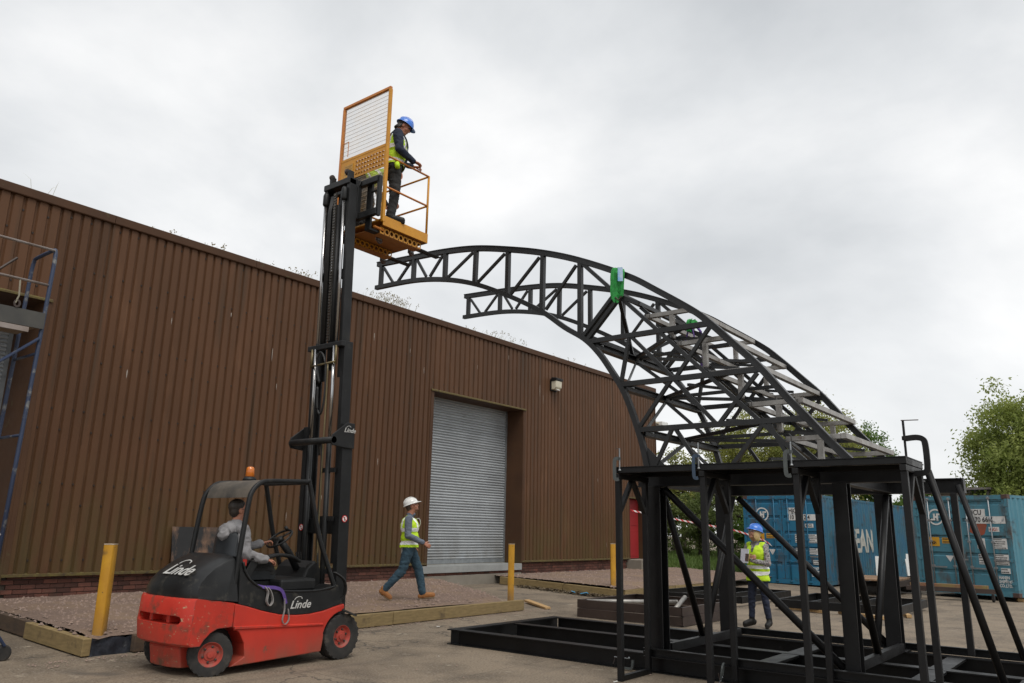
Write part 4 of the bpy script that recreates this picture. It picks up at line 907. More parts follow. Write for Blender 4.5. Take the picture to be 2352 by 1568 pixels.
for s_ in (SF_, SB_):
    MB().sweep(CH, crom([P(s_, t, z) for t, z in OUT], 5), side=(1, 0, 0)).build('outer_chord', M_arch, ar, auto=50)
    MB().sweep(CH, crom([P(s_, t, z) for t, z in INN], 5), side=(1, 0, 0)).build('inner_chord', M_arch, ar, auto=50)
    # second rail on the upper face, leaving the channel line seen along the chords
    MB().sweep([(-.05, .034), (.05, .034), (.05, .048), (-.05, .048)], crom([P(s_, t, z) for t, z in OUT], 5), side=(-1, 0, 0)).build('chord_flange', M_arch, ar, auto=50)
    for a, b in VERT: seg(a, b, s_, .066, .066, 'upright')
    for a, b in DIAG: seg(a, b, s_, .040, .040, 'diagonal')
    for a, b in HOR: seg(a, b, s_, .062, .066, 'tread_bar')
    for a, b in KBR: seg(a, b, s_, .046, .046, 'diagonal')
    seg((8.40, 5.43), (11.46, 2.40), s_, .052, .052, 'stringer')
    dd = Vector((.54, .56)).normalized(); pn = Vector((-dd.y, dd.x))
    for k in (-.045, .045): seg((8.47+pn.x*k, 4.29+pn.y*k), (9.0+pn.x*k, 4.83+pn.y*k), s_, .066, .052, 'strut')
    MB().beam(P(s_, 9.05, 4.80), P(s_, 9.33, 4.66), .05, .05, side=(1, 0, 0)).build('stub', M_arch, ar)
def dep(t, z, w_, h, nm, s0=SF_+.04, s1=SB_-.04): return MB().beam(P(s0, t, z), P(s1, t, z), w_, h).build(nm, M_arch, ar)
SMID = (SF_+SB_)/2
levels = [(8.60, 4.17, 10.30, 4.225), (9.08, 3.52, 10.90, 3.56), (9.36, 2.89, 11.40, 2.93)]
for k, (ti, zi, to, zo) in enumerate(levels):
    b = MB().chan(P(SF_+.04, ti, zi), P(SB_-.04, ti, zi), .09, .05).chan(P(SB_-.04, ti-.012, zi), P(SF_+.04, ti-.012, zi), .09, .05)
    b.build('depth_beam', M_arch, ar)
    for s_ in (SF_+.12, SMID-.06, SMID+.06, SB_-.12):
        MB().tube([P(s_, ti+.05, zi), P(s_, ti+.085, zi)], .013, 6).build('bolt', M_zinc, ar)
    for s_ in (SF_, SB_):
        MB().beam(P(SMID, ti, zi+.03), P(s_, to-.35, zo-.01), .045, .045).build('plan_brace', M_arch, ar)
    MB().beam(P(SMID, ti, zi+.03), P(SMID, to-.2, zo), .045, .045).build('plan_brace', M_arch, ar)
    nt_, nz_ = (levels[k+1][0], levels[k+1][1]) if k < 2 else (9.44, ZT)
    for s_ in (SF_+.08, SB_-.08):
        MB().beam(P(SMID, ti+.01, zi-.03), P(s_, nt_, nz_+.05), .012, .055).build('flat_brace', M_arch, ar)
for s_ in (SF_+.03, SB_-.03):
    MB().beam(P(SMID, 8.56, 4.2), P(s_, 9.0, 4.82), .05, .05).build('node_brace', M_arch, ar)
for s_ in (9.72, 10.88): MB().beam(P(s_, 9.02, 4.80), P(s_, 11.44, 2.42), .045, .05, side=(1, 0, 0)).build('inner_stringer', M_arch, ar)
for k in range(4):
    tt = 9.5+.5*k; z1 = 13.86-.985*(tt)-.06
    MB().beam(P(SF_+.03, tt, z1-.5+.02), P(SB_-.03, tt+.25, z1-.28), .035, .035).build('sway_brace', M_arch, ar)
    MB().beam(P(SB_-.03, tt, z1-.5), P(SF_+.03, tt+.25, z1-.30), .035, .035).build('sway_brace', M_arch, ar)
dep(9.02, 4.84, .06, .06, 'depth_tie'); dep(11.45, 2.42, .06, .06, 'depth_tie'); dep(8.44, 4.33, .06, .06, 'depth_tie')
dep(11.70, ZT+.03, .06, .06, 'foot_tie'); dep(9.42, ZT+.03, .06, .06, 'foot_tie')
for s_ in (SF_, SB_):
    MB().prism([(-9.36, ZT), (-9.75, ZT), (-9.42, ZT+.32)], s_-.008, s_+.008, 'x').build('foot_gusset', M_arch, ar)
    MB().beam(P(s_, 9.35, ZT+.006), P(s_, 12.05, ZT+.006), .10, .012).build('foot_plate', M_arch, ar)
for k in range(5):
    z = 4.49-.443*k; t0 = 9.38+.452*k; t1 = t0+.64
    st_ = MB().beam(P(9.20, t1, z), P(11.42, t1, z), .062, .062).build('step_frame', M_bare, ar, bevel=.003)
    MB().beam(P(9.20, t0+.02, z), P(11.42, t0+.02, z), .055, .055).build('rear_bar', M_bare, st_)
    for s_ in (9.24, 11.38):
        MB().beam(P(s_, t0+.05, z), P(s_, t1-.033, z), .058, .058).build('side_bar', M_bare, st_, bevel=.003)
        MB().beam(P(s_, t0+.37, z-.03), P(s_, t0+.37, z-.36 if k < 4 else ZT), .062, .062, up=(0, 1, 0)).build('step_post', M_bare, st_, bevel=.003)
    for s_ in (9.30, 11.32):
        if k < 4: MB().beam(P(s_, t0+.37, z-.34), P(s_, t0+.78, z-.40), .035, .035).build('step_tie', M_arch, st_)

# ------------------------------------------------------------------ G-clamps
M_clamp = mat('clamp_grey', (.075, .085, .083), (.05, .056, .055), 9, rough=.55, metal=.2, bump=.2)
M_clampb = mat('clamp_blue', (.025, .05, .09), (.018, .035, .06), 9, rough=.5)
def gclamp(o, x, y, jaw, depth, m_, label, screw=.30, thick=.028):
    """C frame in the plane of x (throat direction) and y (screw direction)"""
    r_ = thing('g_clamp', o, label, 'clamp', 'G-clamps on the black steel frames'); F_ = frame(o, x, y)
    pts = [(0, jaw, 0), (-.55*depth, jaw*1.02, 0), (-.9*depth, jaw*.95, 0), (-depth, jaw*.75, 0), (-depth, jaw*.1, 0), (-.9*depth, -.10*jaw, 0), (-.5*depth, -.15*jaw, 0), (0, -.13*jaw, 0)]
    MB().sweep([(-thick*.35, -thick*.6), (thick*.35, -thick*.6), (thick*.35, thick*.6), (-thick*.35, thick*.6)], crom([F_ @ Vector(p) for p in pts], 4), side=F_.to_3x3() @ Vector((0, 0, 1))).build('clamp_frame', m_, r_, auto=50)
    sc1 = MB().tube([F_ @ Vector((.01, jaw*.35, 0)), F_ @ Vector((.01, jaw+screw*.62, 0))], thick*.26, 8).build('screw', M_zinc if m_ is not M_black else M_black, r_)
    MB().tube([F_ @ Vector((.01, jaw*.95, 0)), F_ @ Vector((.01, jaw*1.08, 0))], thick*.55, 10).build('boss', m_, r_)
    MB().tube([F_ @ Vector((-.75*depth, jaw+screw*.6, .02)), F_ @ Vector((.025, jaw+screw*.6, -.02))], thick*.12, 6).build('tommy_bar', M_rust, r_)
    MB().lathe([(thick*.5, 0), (thick*.55, .006), (thick*.3, .02)], F_ @ Vector((.01, jaw*.33, 0)), n=10).build('swivel_pad', M_zinc, r_)
gclamp(P(8.11, 9.56, 2.25), (.35, -.94, 0), (0, 0, 1), .21, .05, M_clamp, 'grey G-clamp at the left end of the deck frame', .20, .034)
gclamp(P(8.11, 10.56, 2.24), (.35, -.94, 0), (0, 0, 1), .21, .045, M_clampb, 'dark blue G-clamp on the deck frame, second from left', .24, .030)
gclamp(P(8.11, 11.58, 2.24), (.35, -.94, 0), (0, 0, 1), .21, .05, M_clamp, 'grey G-clamp on the deck frame beside the steps', .17, .034)
gclamp(P(8.5, 12.60, 2.27), (0, 1, 0), (0, 0, 1), .30, .17, M_black, 'big black G-clamp hooked over the right end of the deck', .30, .045)
gclamp(P(8.80, 9.30, .13), (.2, 0, 1), (.12, 1, .12), .12, .10, M_clamp, 'small grey G-clamp low on the base beam near the left trestle', .22, .024)
gclamp(P(8.72, 10.48, .10), (.1, .2, -1), (-.75, -.2, -.1), .12, .13, M_clamp, 'grey G-clamp low on the sill beside the second trestle', .20, .026)

# ------------------------------------------------------------------ lifting slings on the arch
M_gs = mat('green_sling', (.022, .30, .055), (.012, .16, .03), 22, rough=.8, bump=.3, bscale=90)
def loop_sling(c, h, wd, nl, label, seed, tagblue=True):
    rr = random.Random(seed); r_ = thing('green_sling', c, label, 'sling', 'green slings on the arch')
    for i in range(nl):
        a = rr.uniform(-.5, .5); ox = rr.uniform(-wd, wd)*1.3; hh = h*rr.uniform(.45, 1.1); u = Vector((math.cos(a)*.35, -math.sin(a)-.5, 0)).normalized(); c0 = Vector(c)+u*ox
        pts = [c0+Vector((0, 0, .03)), c0+u*.04+Vector((-.06, 0, -.03)), c0+u*.035+Vector((-.07, 0, -hh*.5)), c0+u*.01+Vector((-.05, 0, -hh)), c0-u*.04+Vector((-.05, 0, -hh*.97)), c0-u*.04+Vector((-.055, 0, -hh*.45)), c0-u*.03+Vector((-.04, 0, 0)), c0+Vector((0, 0, .035))]
        MB().sweep([(-.024, -.004), (-.008, -.007), (.008, -.004), (.024, -.007), (.024, .003), (.008, .006), (-.008, .003), (-.024, .006)], crom(pts, 5), side=Matrix.Rotation(rr.uniform(-.7, .7), 3, 'Z') @ u).build('sling_loop', M_gs, r_, auto=60)
    if tagblue:
        MB().box(-.035, .035, -.004, .004, -.10, .10).build('blue_tag', mat('blue_tag_label', (.10, .33, .62), (.55, .6, .66), 6, rough=.4), r_).matrix_local = Matrix.Translation(Vector((-.09, -.06, -.08))) @ Matrix.Rotation(R(-52), 4, 'Z')
        MB().tube([Vector(c)+Vector((-.09, .02, -h)), Vector(c)+Vector((-.10, -.03, -h-.05)), Vector(c)+Vector((-.09, -.08, -h))], .012, 8).build('shackle', M_rust, r_)
loop_sling(P(9.06, 9.06, 5.16), .40, .035, 11, 'bunched green sling with blue tag hanging from the arch top', 3)
loop_sling(P(10.15, 9.62, 4.58), .13, .045, 5, 'small bunched green sling behind the top step', 8, False)
# purple strap below it
ps = thing('purple_sling', P(10.15, 9.62, 4.4), 'purple webbing strap hanging under the small green sling', 'sling')
for k, (a, b_) in enumerate(((9.50, -.02), (9.68, .03))):
    MB().sweep([(-.02, -.003), (.02, -.003), (.02, .003), (-.02, .003)], crom([P(10.1, 9.62, 4.52), P(10.1, (9.62+a)/2, 4.42), P(10.1+b_, a, 4.12)], 5), side=(1, 0, 0)).build('strap', M_sling, ps)
MB().tube(crom([P(10.1, 9.70, 4.50), P(10.1, 9.8, 4.3), P(10.1, 9.75, 3.9)], 5), .018, 8).build('strap', M_sling, ps)

# ------------------------------------------------------------------ frames lying on the ground behind
def chan_frame(name, x0, x1, t0, t1, z0, h, m_, label, inner=(), grp=None):
    r_ = thing(name, ((x0+x1)/2, -(t0+t1)/2, z0), label, 'steel frame', grp)
    zc = z0+h/2
    for p, q in ((P(x0, t1, zc), P(x0, t0, zc)), (P(x1, t0, zc), P(x1, t1, zc)), (P(x0, t0, zc), P(x1, t0, zc)), (P(x1, t1, zc), P(x0, t1, zc))):
        MB().chan(p, q, h, .06, .009).build('channel', m_, r_)
    for f in inner: MB().beam(P(x0+.01, t0+(t1-t0)*f, zc), P(x1-.01, t0+(t1-t0)*f, zc), .06, h*.9).build('cross_channel', m_, r_)
    return r_
chan_frame('channel_frame', 13.40, 15.75, 5.50, 7.72, zyard(6)+.012, .155, M_rust, 'lower brown rusty channel frame of the stacked pair')
chan_frame('channel_frame', 13.48, 15.80, 5.45, 7.68, zyard(6)+.170, .155, M_rust, 'upper brown rusty channel frame of the stacked pair')
for i, (p, q) in enumerate(((P(13.6, 5.6, .30), P(15.2, 6.7, .27)), (P(14.0, 7.3, .26), P(15.3, 6.85, .36)))):
    o = MB().tube([p, q], .045, 14).tube([q, q+(q-p)*.02], .047, 14).build('steel_tube', M_bare, smooth=True)
    tag(o, ('long grey steel tube lying in the brown channel frame', 'short grey steel tube propped in the brown channel frame')[i], 'tube')
chan_frame('channel_frame', 18.25, 21.6, 4.45, 6.85, zyard(5.5)+.06, .15, M_black, 'black channel frame on timbers behind the woman', (.35, .7))
chan_frame('channel_frame', 18.2, 21.1, 7.65, 10.2, .07, .17, M_black, 'black channel frame on timbers to the right of the woman', (.3, .6))
for i, (x, t, a) in enumerate(((18.4, 8.2, 70), (19.2, 10.1, 20), (18.1, 9.5, 60))):
    o = MB().box(-.6, .6, -.05, .05, 0, .06).build('timber_batten', M_plank, bevel=.004); o.location = (x, -t, .012); o.rotation_euler = (0, 0, R(a))
    tag(o, ('pale timber batten under the left corner of the right-hand frame', 'pale timber batten sticking out at the right of the black frame', 'pale timber batten below the near edge of the black frame')[i], 'batten')
# ------------------------------------------------------------------ shipping containers
def cont_mat(nm, c1, c2): return mat(nm, c1, c2, 1.6, detail=7, rough=.6, bump=.08, bscale=12, edge=((.075, .040, .028), .03), wear=((.085, .050, .032), 2.6, .55, .72, (1, 1, .35)), wear2=((.028, .030, .032), 2.6, .57, .76, (.6, .6, 1.6)))
M_contA = cont_mat('container_blue', (.012, .125, .235), (.014, .150, .255))
M_contD = cont_mat('container_pale_blue', (.055, .190, .255), (.070, .215, .275))
M_contAs = cont_mat('container_side_blue', (.030, .120, .165), (.020, .105, .185))
M_gasket = mat('gasket', (.015, .02, .025), None, 5, rough=.8)
M_decal = mat('decal_white', (.70, .70, .68), (.58, .58, .56), 9, rough=.6, wear=((.22, .25, .27), 7, .56, .68))
M_ink = mat('decal_ink', (.03, .03, .035), None, 5, rough=.7)
M_dyel = mat('decal_yellow', (.62, .34, .02), (.55, .28, .02), 5, rough=.6)
M_hinge = M_contA
def corrug(b, p, q, z0, z1, out_, pitch=.28, dep_=.036):
    """vertical trapezoid corrugation between p and q (xy), bulging along out_"""
    p = Vector(p); q = Vector(q); d = (q-p); L = d.length; d.normalize(); o_ = Vector(out_); n = max(1, round(L/pitch)); st = L/n; pr = []
    for i in range(n):
        for f, h in ((0, 0), (.25, 0), (.5, -dep_), (.75, -dep_)): pr.append(p+d*(st*(i+f))+o_*h)
    pr.append(q); k = len(pr)
    b.add([(v.x, v.y, z0) for v in pr]+[(v.x, v.y, z1) for v in pr], [(i, i+1, k+i+1, k+i) for i in range(k-1)])
def container(origin, ang, W_, H_, L_, label, m_, ms, z0, decals=None, rods='full', side_text=None):
    r_ = thing('shipping_container', (origin[0], origin[1], z0), label, 'container', 'blue shipping containers at the far side of the yard')
    F_ = Matrix.Translation(Vector((origin[0], origin[1], z0))) @ Matrix.Rotation(ang, 4, 'Z')
    def put(b, nm, mm, par=r_, **k):
        b.v = [tuple(F_ @ Vector(v)) for v in b.v]; return b.build(nm, mm, par, **k)
    for x in (0, W_-.10):
        for y in (0, L_-.10): put(MB().box(x, x+.10, y, y+.10, 0, H_), 'corner_post', m_)
    for x in (-.004, W_-.166):
        for y in (-.006, L_-.164):
            for z in (-.002, H_-.118): put(MB().box(x, x+.17, y, y+.17, z, z+.12), 'corner_casting', mat('casting', (.06, .035, .03), (.09, .05, .04), 6, rough=.7), bevel=.01)
    put(MB().box(.10, W_-.10, .004, .10, H_-.13, H_-.004), 'door_header', m_); put(MB().box(.10, W_-.10, .004, .10, 0, .16), 'door_sill', m_)
    s_ = MB(); corrug(s_, (.03, .1, 0), (.03, L_-.1, 0), .10, H_-.08, (1, 0, 0)); put(s_, 'side_wall', ms)
    s_ = MB(); corrug(s_, (W_-.03, L_-.1, 0), (W_-.03, .1, 0), .10, H_-.08, (-1, 0, 0)); sw_ = put(s_, 'side_wall', ms)
    s_ = MB(); corrug(s_, (W_-.1, L_-.03, 0), (.1, L_-.03, 0), .10, H_-.08, (0, -1, 0)); put(s_, 'end_wall', ms)
    for x in (0, W_-.07): put(MB().box(x, x+.07, .1, L_-.1, H_-.085, H_-.006).box(x, x+.07, .1, L_-.1, .0, .12), 'side_rail', ms)
    put(MB().box(.05, W_-.05, .1, L_-.1, H_-.06, H_-.03), 'roof', ms); put(MB().box(.05, W_-.05, .12, L_-.05, .10, .14), 'floor', ms)
    dw = (W_-.20)/2
    for k in range(2):
        x0 = .10+k*dw+.006; x1 = .10+(k+1)*dw-.006; za, zb = .165, H_-.135
        # door leaf with horizontal pressed bands
        edges = [za]; n = 5; ph = (zb-za-.06)/n
        d_ = MB(); d_.box(x0, x0+.07, .02, .06, za, zb).box(x1-.07, x1, .02, .06, za, zb)
        prof = []; z = za
        for i in range(n):
            zt = za+.03+(i+1)*ph
            prof += [(.022, z), (.022, zt-.13), (.058, zt-.09), (.058, zt-.03)]
            z = zt
        prof += [(.022, zb-.03), (.022, zb), (.07, zb), (.07, za)]
        d_.add([(x0+.07, y, zz) for y, zz in prof]+[(x1-.07, y, zz) for y, zz in prof], [(i, i+1, len(prof)+i+1, len(prof)+i) for i in range(len(prof)-1)]+[tuple(range(len(prof)-1, -1, -1)), tuple(range(len(prof), 2*len(prof)))])
        door = put(d_, 'door', m_)
        put(MB().box(x0-.004, x0+.004, .030, .05, za, zb).box(x1-.004, x1+.004, .03, .05, za, zb), 'gasket', M_gasket, door)
        for f in (.30, .80) if k == 0 else (.17, .68):
            xr = x0+(x1-x0)*f; put(MB().tube([(xr, -.012, .05), (xr, -.012, H_-.05)], .019, 8), 'lock_rod', m_ if rods == 'blue' else M_zinc, door, smooth=True)
            for zz in (.09, .75, 1.45, 2.05, H_-.09): put(MB().box(xr-.045, xr+.045, -.032, .012, zz-.03, zz+.03), 'rod_keeper', m_ if rods == 'blue' else M_zinc, door, bevel=.006)
            put(MB().box(xr-.03, xr+.40, -.028, -.018, .93 if f > .5 else .70, .97 if f > .5 else .74), 'rod_handle', m_ if rods == 'blue' else M_zinc, door)
        for zz in (.35, .95, 1.6, 2.2, H_-.3):
            xh = .03 if k == 0 else W_-.15; put(MB().box(xh, xh+.12, -.008, .03, zz-.04, zz+.04), 'hinge', m_, door, bevel=.006)
    # writing and plates on the doors (built in the door plane)
    Fd = F_ @ Matrix(((1, 0, 0, 0), (0, 0, -1, 0), (0, 1, 0, 0), (0, 0, 0, 1)))
    def plate(x, z, w_, h, mm, lines=0, inkm=None):
        o = put(MB().box(x, x+w_, .012, .018, z, z+h), 'plate', mm)
        for i in range(lines):
            zz = z+h-(i+.75)*h/lines; lw = w_*(.85 if i % 3 else .6); rr = random.Random(i*7+int(x*100)); xx = x+.05*w_
            b = MB()
            while xx < x+lw:
                cw_ = rr.uniform(.012, .03); b.box(xx, xx+cw_, .0095, .0115, zz, zz+h/lines*.5); xx += cw_+.010
            put(b, 'plate_lettering', inkm or M_ink, o)
        return o
    def txt(body, x, z, size, mm, bold=0, sx=1): return text('lettering', body, size, Fd @ Matrix.Translation((x, z, -.006)), mm, r_, bold=bold, sx=sx)
    q = W_/2.75; v = H_/2.95
    xr = W_/2
    for yy, body, xx in ((2.36, 'HJCU', .25), (2.14, decals[0], .27)):
        plate(xr+xx-.02, yy*v-.04, (.50 if body == 'HJCU' else 1.0), .20, M_decal); txt(body, xr+xx, yy*v, .20, M_ink, .003, .80)
    plate(xr+.78, 1.86*v, .28, .13, M_decal); txt('45G1', xr+.80, 1.885*v, .12, mat('decal_red', (.4, .06, .04), None, 4) if decals[1] else M_ink, .002, .85)
    for i in range(2):
        plate(xr+.42, (1.36-.46*i)*v, .22, .28, M_decal, 4); plate(xr+.86, (1.36-.46*i)*v, .36, .28, M_decal, 5)
    plate(xr+.98, .66*v, .24, .14, M_decal, 2)
    for i, l in enumerate(('HANJIN', 'SHIPPING', 'CO.,LTD.')): txt(l, xr+.90, (.50-.115*i)*v, .115, M_decal, .003, .72)
    plate(.30*q, 1.40*v, .42, .26, M_dyel); txt("9'6 HIGH", .32*q, 1.46*v, .13, M_ink, .003, .6)
    plate(.80*q, 1.49*v, .42, .16, M_dyel, 2)
    o = put(MB().add([(.86*q, .012, 1.12*v), (1.10*q, .012, 1.12*v), (.98*q, .012, .93*v), (.86*q, .018, 1.12*v), (1.10*q, .018, 1.12*v), (.98*q, .018, .93*v)], [(0, 1, 2), (5, 4, 3), (0, 3, 4, 1), (1, 4, 5, 2), (2, 5, 3, 0)]), 'triangle_plate', M_decal)
    # round emblem: ring with two hooked strokes
    cx, cz, ro = .68*q, 2.30*v, .235; b = MB()
    ring = lambda r0, r1, a0, a1, n: b.add([(cx+r*math.cos(R(a0+(a1-a0)*i/n)), y, cz+r*math.sin(R(a0+(a1-a0)*i/n))) for r in (r0, r1) for y in (.012, .018) for i in range(n+1)],
        [(i, i+1, 2*(n+1)+i+1, 2*(n+1)+i) for i in range(n)] + [(n+1+i, 3*(n+1)+i, 3*(n+1)+i+1, n+1+i+1) for i in range(n)])
    ring(ro*.82, ro, 0, 360, 40)
    b.box(cx-.02-.055, cx-.02, .011, .018, cz-.05, cz+.10); b.box(cx+.02, cx+.075, .011, .018, cz-.12, cz+.05)
    b.box(cx-.15, cx-.02, .0105, .0175, cz-.10, cz-.05); b.box(cx+.02, cx+.15, .0105, .0175, cz+.05, cz+.10); b.box(cx-.02, cx+.02, .0105, .0175, cz-.025, cz+.025)
    put(b, 'emblem', M_decal)
    if decals[1] is False: put(MB().lathe([(.06, .0), (.06, .006)], (.26*q, .012, 2.46*v), 'y', 18), 'small_badge', mat('badge_blue', (.10, .16, .42), (.4, .45, .6), 16))
    if side_text:
        Fs = F_ @ Matrix.Translation((W_-.018, 0, 0)) @ Matrix(((0, 0, 1, 0), (1, 0, 0, 0), (0, 1, 0, 0), (0, 0, 0, 1)))
        text('side_lettering', side_text, 1.15, Fs @ Matrix.Translation((1.55, 1.05, .006)), mat('side_letter', (.50, .48, .42), (.36, .36, .33), 3, rough=.7, wear=((.05, .12, .17), 3, .56, .62)), sw_, bold=.03, extrude=.02)
    return r_
container((27.5, -3.29), R(-91.8), 2.75, 2.93, 12.6, 'bright blue container with white ring emblem, doors facing, behind the woman', M_contA, M_contAs, .07, ('10 12 12 4', False), 'blue', 'OCEAN')
contD = container((26.78, -8.94), R(-109.0), 2.75, 2.75, 12.0, 'faded pale blue container with orange streak and grey lock rods, far right', M_contD, M_contD, .12, ('1070 66 4', True), 'grey')
o = container((40.6, -6.9), R(-91.8), 2.6, 2.75, 6.2, 'small far blue container seen through the gap between the two big ones', M_contA, M_contAs, .10, ('10 31 07 2', False), 'blue')
# orange rusty smear on the right-hand container door (paint of its own), as a thin patch
Fd = Matrix.Translation(Vector((26.78, -8.94, .12))) @ Matrix.Rotation(R(-109.0), 4, 'Z')
b = MB(); pts = [(1.62, 1.72), (1.66, 2.02), (1.80, 2.06), (2.0, 2.0), (2.12, 1.92), (2.02, 1.66), (1.84, 1.60)]
b.add([tuple(Fd @ Vector((x, .0195, z))) for x, z in pts]+[tuple(Fd @ Vector((x, .0215, z))) for x, z in pts], [tuple(range(7)), tuple(range(13, 6, -1))])
b.build('orange_patch', mat('orange_patch', (.34, .075, .03), (.22, .07, .045), 5, rough=.7), contD)
# timber steps, flat trolley, far roof frames
r_ = thing('flat_trolley', (26.3, -8.0, .1), 'low flat timber-decked trolley between the containers', 'trolley')
for i in range(9): MB().box(24.95+i*.30, 25.23+i*.30, -8.62, -7.2, .42, .46).build('deck_board', mat('deck_timber', (.26, .16, .09), (.2, .12, .07), 4, rough=.85, objvar=.15), r_)
MB().box(24.9, 27.7, -8.66, -8.55, .25, .40).box(24.9, 27.7, -7.27, -7.16, .25, .40).build('trolley_frame', M_rust, r_)
for x in (25.4, 27.2): MB().tube([(x, -8.6, .16), (x, -7.2, .16)], .13, 14).build('wheel', M_rubber, r_)
r_ = thing('timber_trestle', (28.6, -6.5, .05), 'rough yellow timber easel leaning by the blue container side', 'easel')
for x, a in ((28.3, .25), (29.2, .9)): MB().beam((x, -6.75, .08), (x+a*.1, -6.25, 1.75), .09, .05).build('leg', M_plank, r_)
for z in (.5, 1.15, 1.7): MB().beam((28.2, -6.55+z*.18, z), (29.4, -6.55+z*.18, z), .03, .08).build('rung', M_plank, r_)
for i, (x, t, h) in enumerate(((33.2, 6.35, .85), (37.6, 6.5, .9))):
    o = MB().box(-.26, .26, -.03, .03, 0, h).build('white_panel', M_white); o.location = (x, -t, .10); o.rotation_euler = (R(-6), 0, R(-30))
    tag(o, ('white panel leaning against the blue container side, nearer one', 'white panel leaning against the blue container side, farther one')[i], 'panel')
r_ = thing('storage_rack', (48, -7.2, 0), 'dark storage rack roof showing above the far containers', 'rack')
for i in range(6): MB().box(44+i*1.6, 45.2+i*1.6, -9.0, -5.5, 4.0+.05*(i % 2), 4.1+.05*(i % 2)).build('roof_sheet', mat('rack_sheet', (.10, .06, .045), (.3, .28, .27), 2, rough=.7), r_)
for x in (44.2, 53):
    for t in (5.6, 8.9): MB().box(x, x+.12, -t-.06, -t+.06, 0, 4.0).build('rack_post', M_rust, r_)
for i in range(2): MB().box(44, 53.4, -5.6-3.3*i, -5.5-3.3*i, 3.7, 3.9).build('roof_beam', M_rust, r_)
for i, (x, t, a) in enumerate(((26.4, 11.9, -70), (26.2, 12.3, -60))):
    o = MB().box(-.5, .5, -.09, .09, 0, .08).build('timber_offcut', M_plank); o.location = (x, -t, .01+i*.085*0); o.rotation_euler = (0, 0, R(a)); tag(o, ('pale timber offcut lying in front of the right-hand container', 'second timber offcut at the right edge in front of the container')[i], 'offcut')
r_ = thing('towing_trolley', (24.6, -9.3, 0), 'low dark steel bogie with small wheels in front of the right container', 'trolley')
MB().box(25.2, 25.45, -10.9, -9.0, .30, .42).build('bogie_beam', mat('faded_bogie', (.20, .06, .05), (.22, .17, .06), 3, rough=.7), r_)
MB().box(25.15, 25.22, -11.2, -8.9, .22, .34).build('bogie_frame', M_rust, r_)
for t in (9.2, 11.0): MB().lathe([(.10, -.03), (.11, 0), (.10, .03)], (25.3, -t, .11), 'y', 16).build('wheel', M_rubber, r_)

# ------------------------------------------------------------------ trees, hedge, grass
M_bark = mat('bark', (.075, .058, .042), (.05, .04, .03), 6, rough=.95, bump=.5)
def leafmat(nm, c1, c2): 
    M = mat(nm, c1, c2, 1.4, detail=3, rough=.65)
    t = M.node_tree; b = t.nodes['Principled BSDF']; o = t.nodes['Material Output']
    tr = t.nodes.new('ShaderNodeBsdfTranslucent'); mx_ = t.nodes.new('ShaderNodeMixShader'); mx_.inputs[0].default_value = .45
    src = b.inputs['Base Color'].links[0].from_socket; t.links.new(src, tr.inputs['Color'])
    t.links.new(b.outputs[0], mx_.inputs[1]); t.links.new(tr.outputs[0], mx_.inputs[2]); t.links.new(mx_.outputs[0], o.inputs[0]); return M
LM = [leafmat('leaf_olive', (.33, .33, .085), (.215, .24, .055)), leafmat('leaf_green', (.120, .205, .034), (.085, .155, .026)), leafmat('leaf_dark', (.15, .185, .05), (.10, .14, .036)), leafmat('leaf_pale', (.30, .34, .085), (.20, .255, .055))]
def tree(name, x, y, h, rad, lm, label, seed, nclump=170, nleaf=60, leaf=.11, base=.22, cat='tree', group=None, flat=1.0, spread=.46):
    rr = random.Random(seed); z0 = zyard(-y) if y < 0 else .15
    r_ = thing(name, (x, y, z0), label, cat, group)
    tb = MB(); top = Vector((x+rr.uniform(-.3, .3), y+rr.uniform(-.3, .3), z0+h*.7))
    pts = [Vector((x, y, z0-.1)), Vector((x+rr.uniform(-.1, .1), y, z0+h*.25)), Vector((x+rr.uniform(-.25, .25), y, z0+h*.5)), top]; tw = .020*h+.04
    for i in range(3): tb.tube([pts[i], pts[i+1]], tw*(1-.28*i), 8, tw*(1-.28*(i+1)))
    ctr = Vector((x, y, z0+h*(.5+base/2))); hz = h*(1-base)/2
    lb = MB(); cl = []
    while len(cl) < nclump:
        d = Vector((rr.gauss(0, 1), rr.gauss(0, 1), rr.gauss(0, 1))).normalized(); u = rr.random()**.45
        lump = .78+.42*noise.noise(d*1.7+Vector((seed, 0, 0)))+.18*noise.noise(d*4+Vector((seed, 3, 0)))
        p = ctr+Vector((d.x*rad, d.y*rad*flat, d.z*hz))*u*lump
        if p.z < z0+h*base*.8: continue
        cl.append(p)
    for i, p in enumerate(cl):
        if i % 6 == 0:
            s_ = pts[1]+(top-pts[1])*rr.uniform(.15, 1); mid = (s_+p)/2+Vector((0, 0, .25)); bw = tw*.28
            tb.tube([s_, mid], bw, 5, bw*.6); tb.tube([mid, p], bw*.6, 5, bw*.15)
        for _ in range(nleaf):
            q = p+Vector((rr.gauss(0, spread), rr.gauss(0, spread), rr.gauss(0, spread*.7)))*rad*.16
            n = Vector((rr.gauss(0, 1), rr.gauss(0, 1), rr.gauss(.5, 1))).normalized(); a = n.orthogonal().normalized(); a = Matrix.Rotation(rr.uniform(0, 6.28), 3, n) @ a; c = n.cross(a); l = leaf*rr.uniform(.6, 1.3)
            lb.add([q-a*l, q-c*l*.45+n*l*.12, q+a*l, q+c*l*.45+n*l*.12], [(0, 1, 2, 3)])
    tb.build('trunk', M_bark, r_, smooth=True)
    me = bpy.data.meshes.new('crown'); me.from_pydata(lb.v, [], lb.f); me.materials.append(lm)
    o = bpy.data.objects.new('crown', me); COL.objects.link(o); attach(o, r_); return r_
tree('broadleaf_tree', 41.0, 1.9, 8.6, 3.4, LM[0], 'tall olive green tree seen through the middle of the arch', 11, 260, 95, .078)
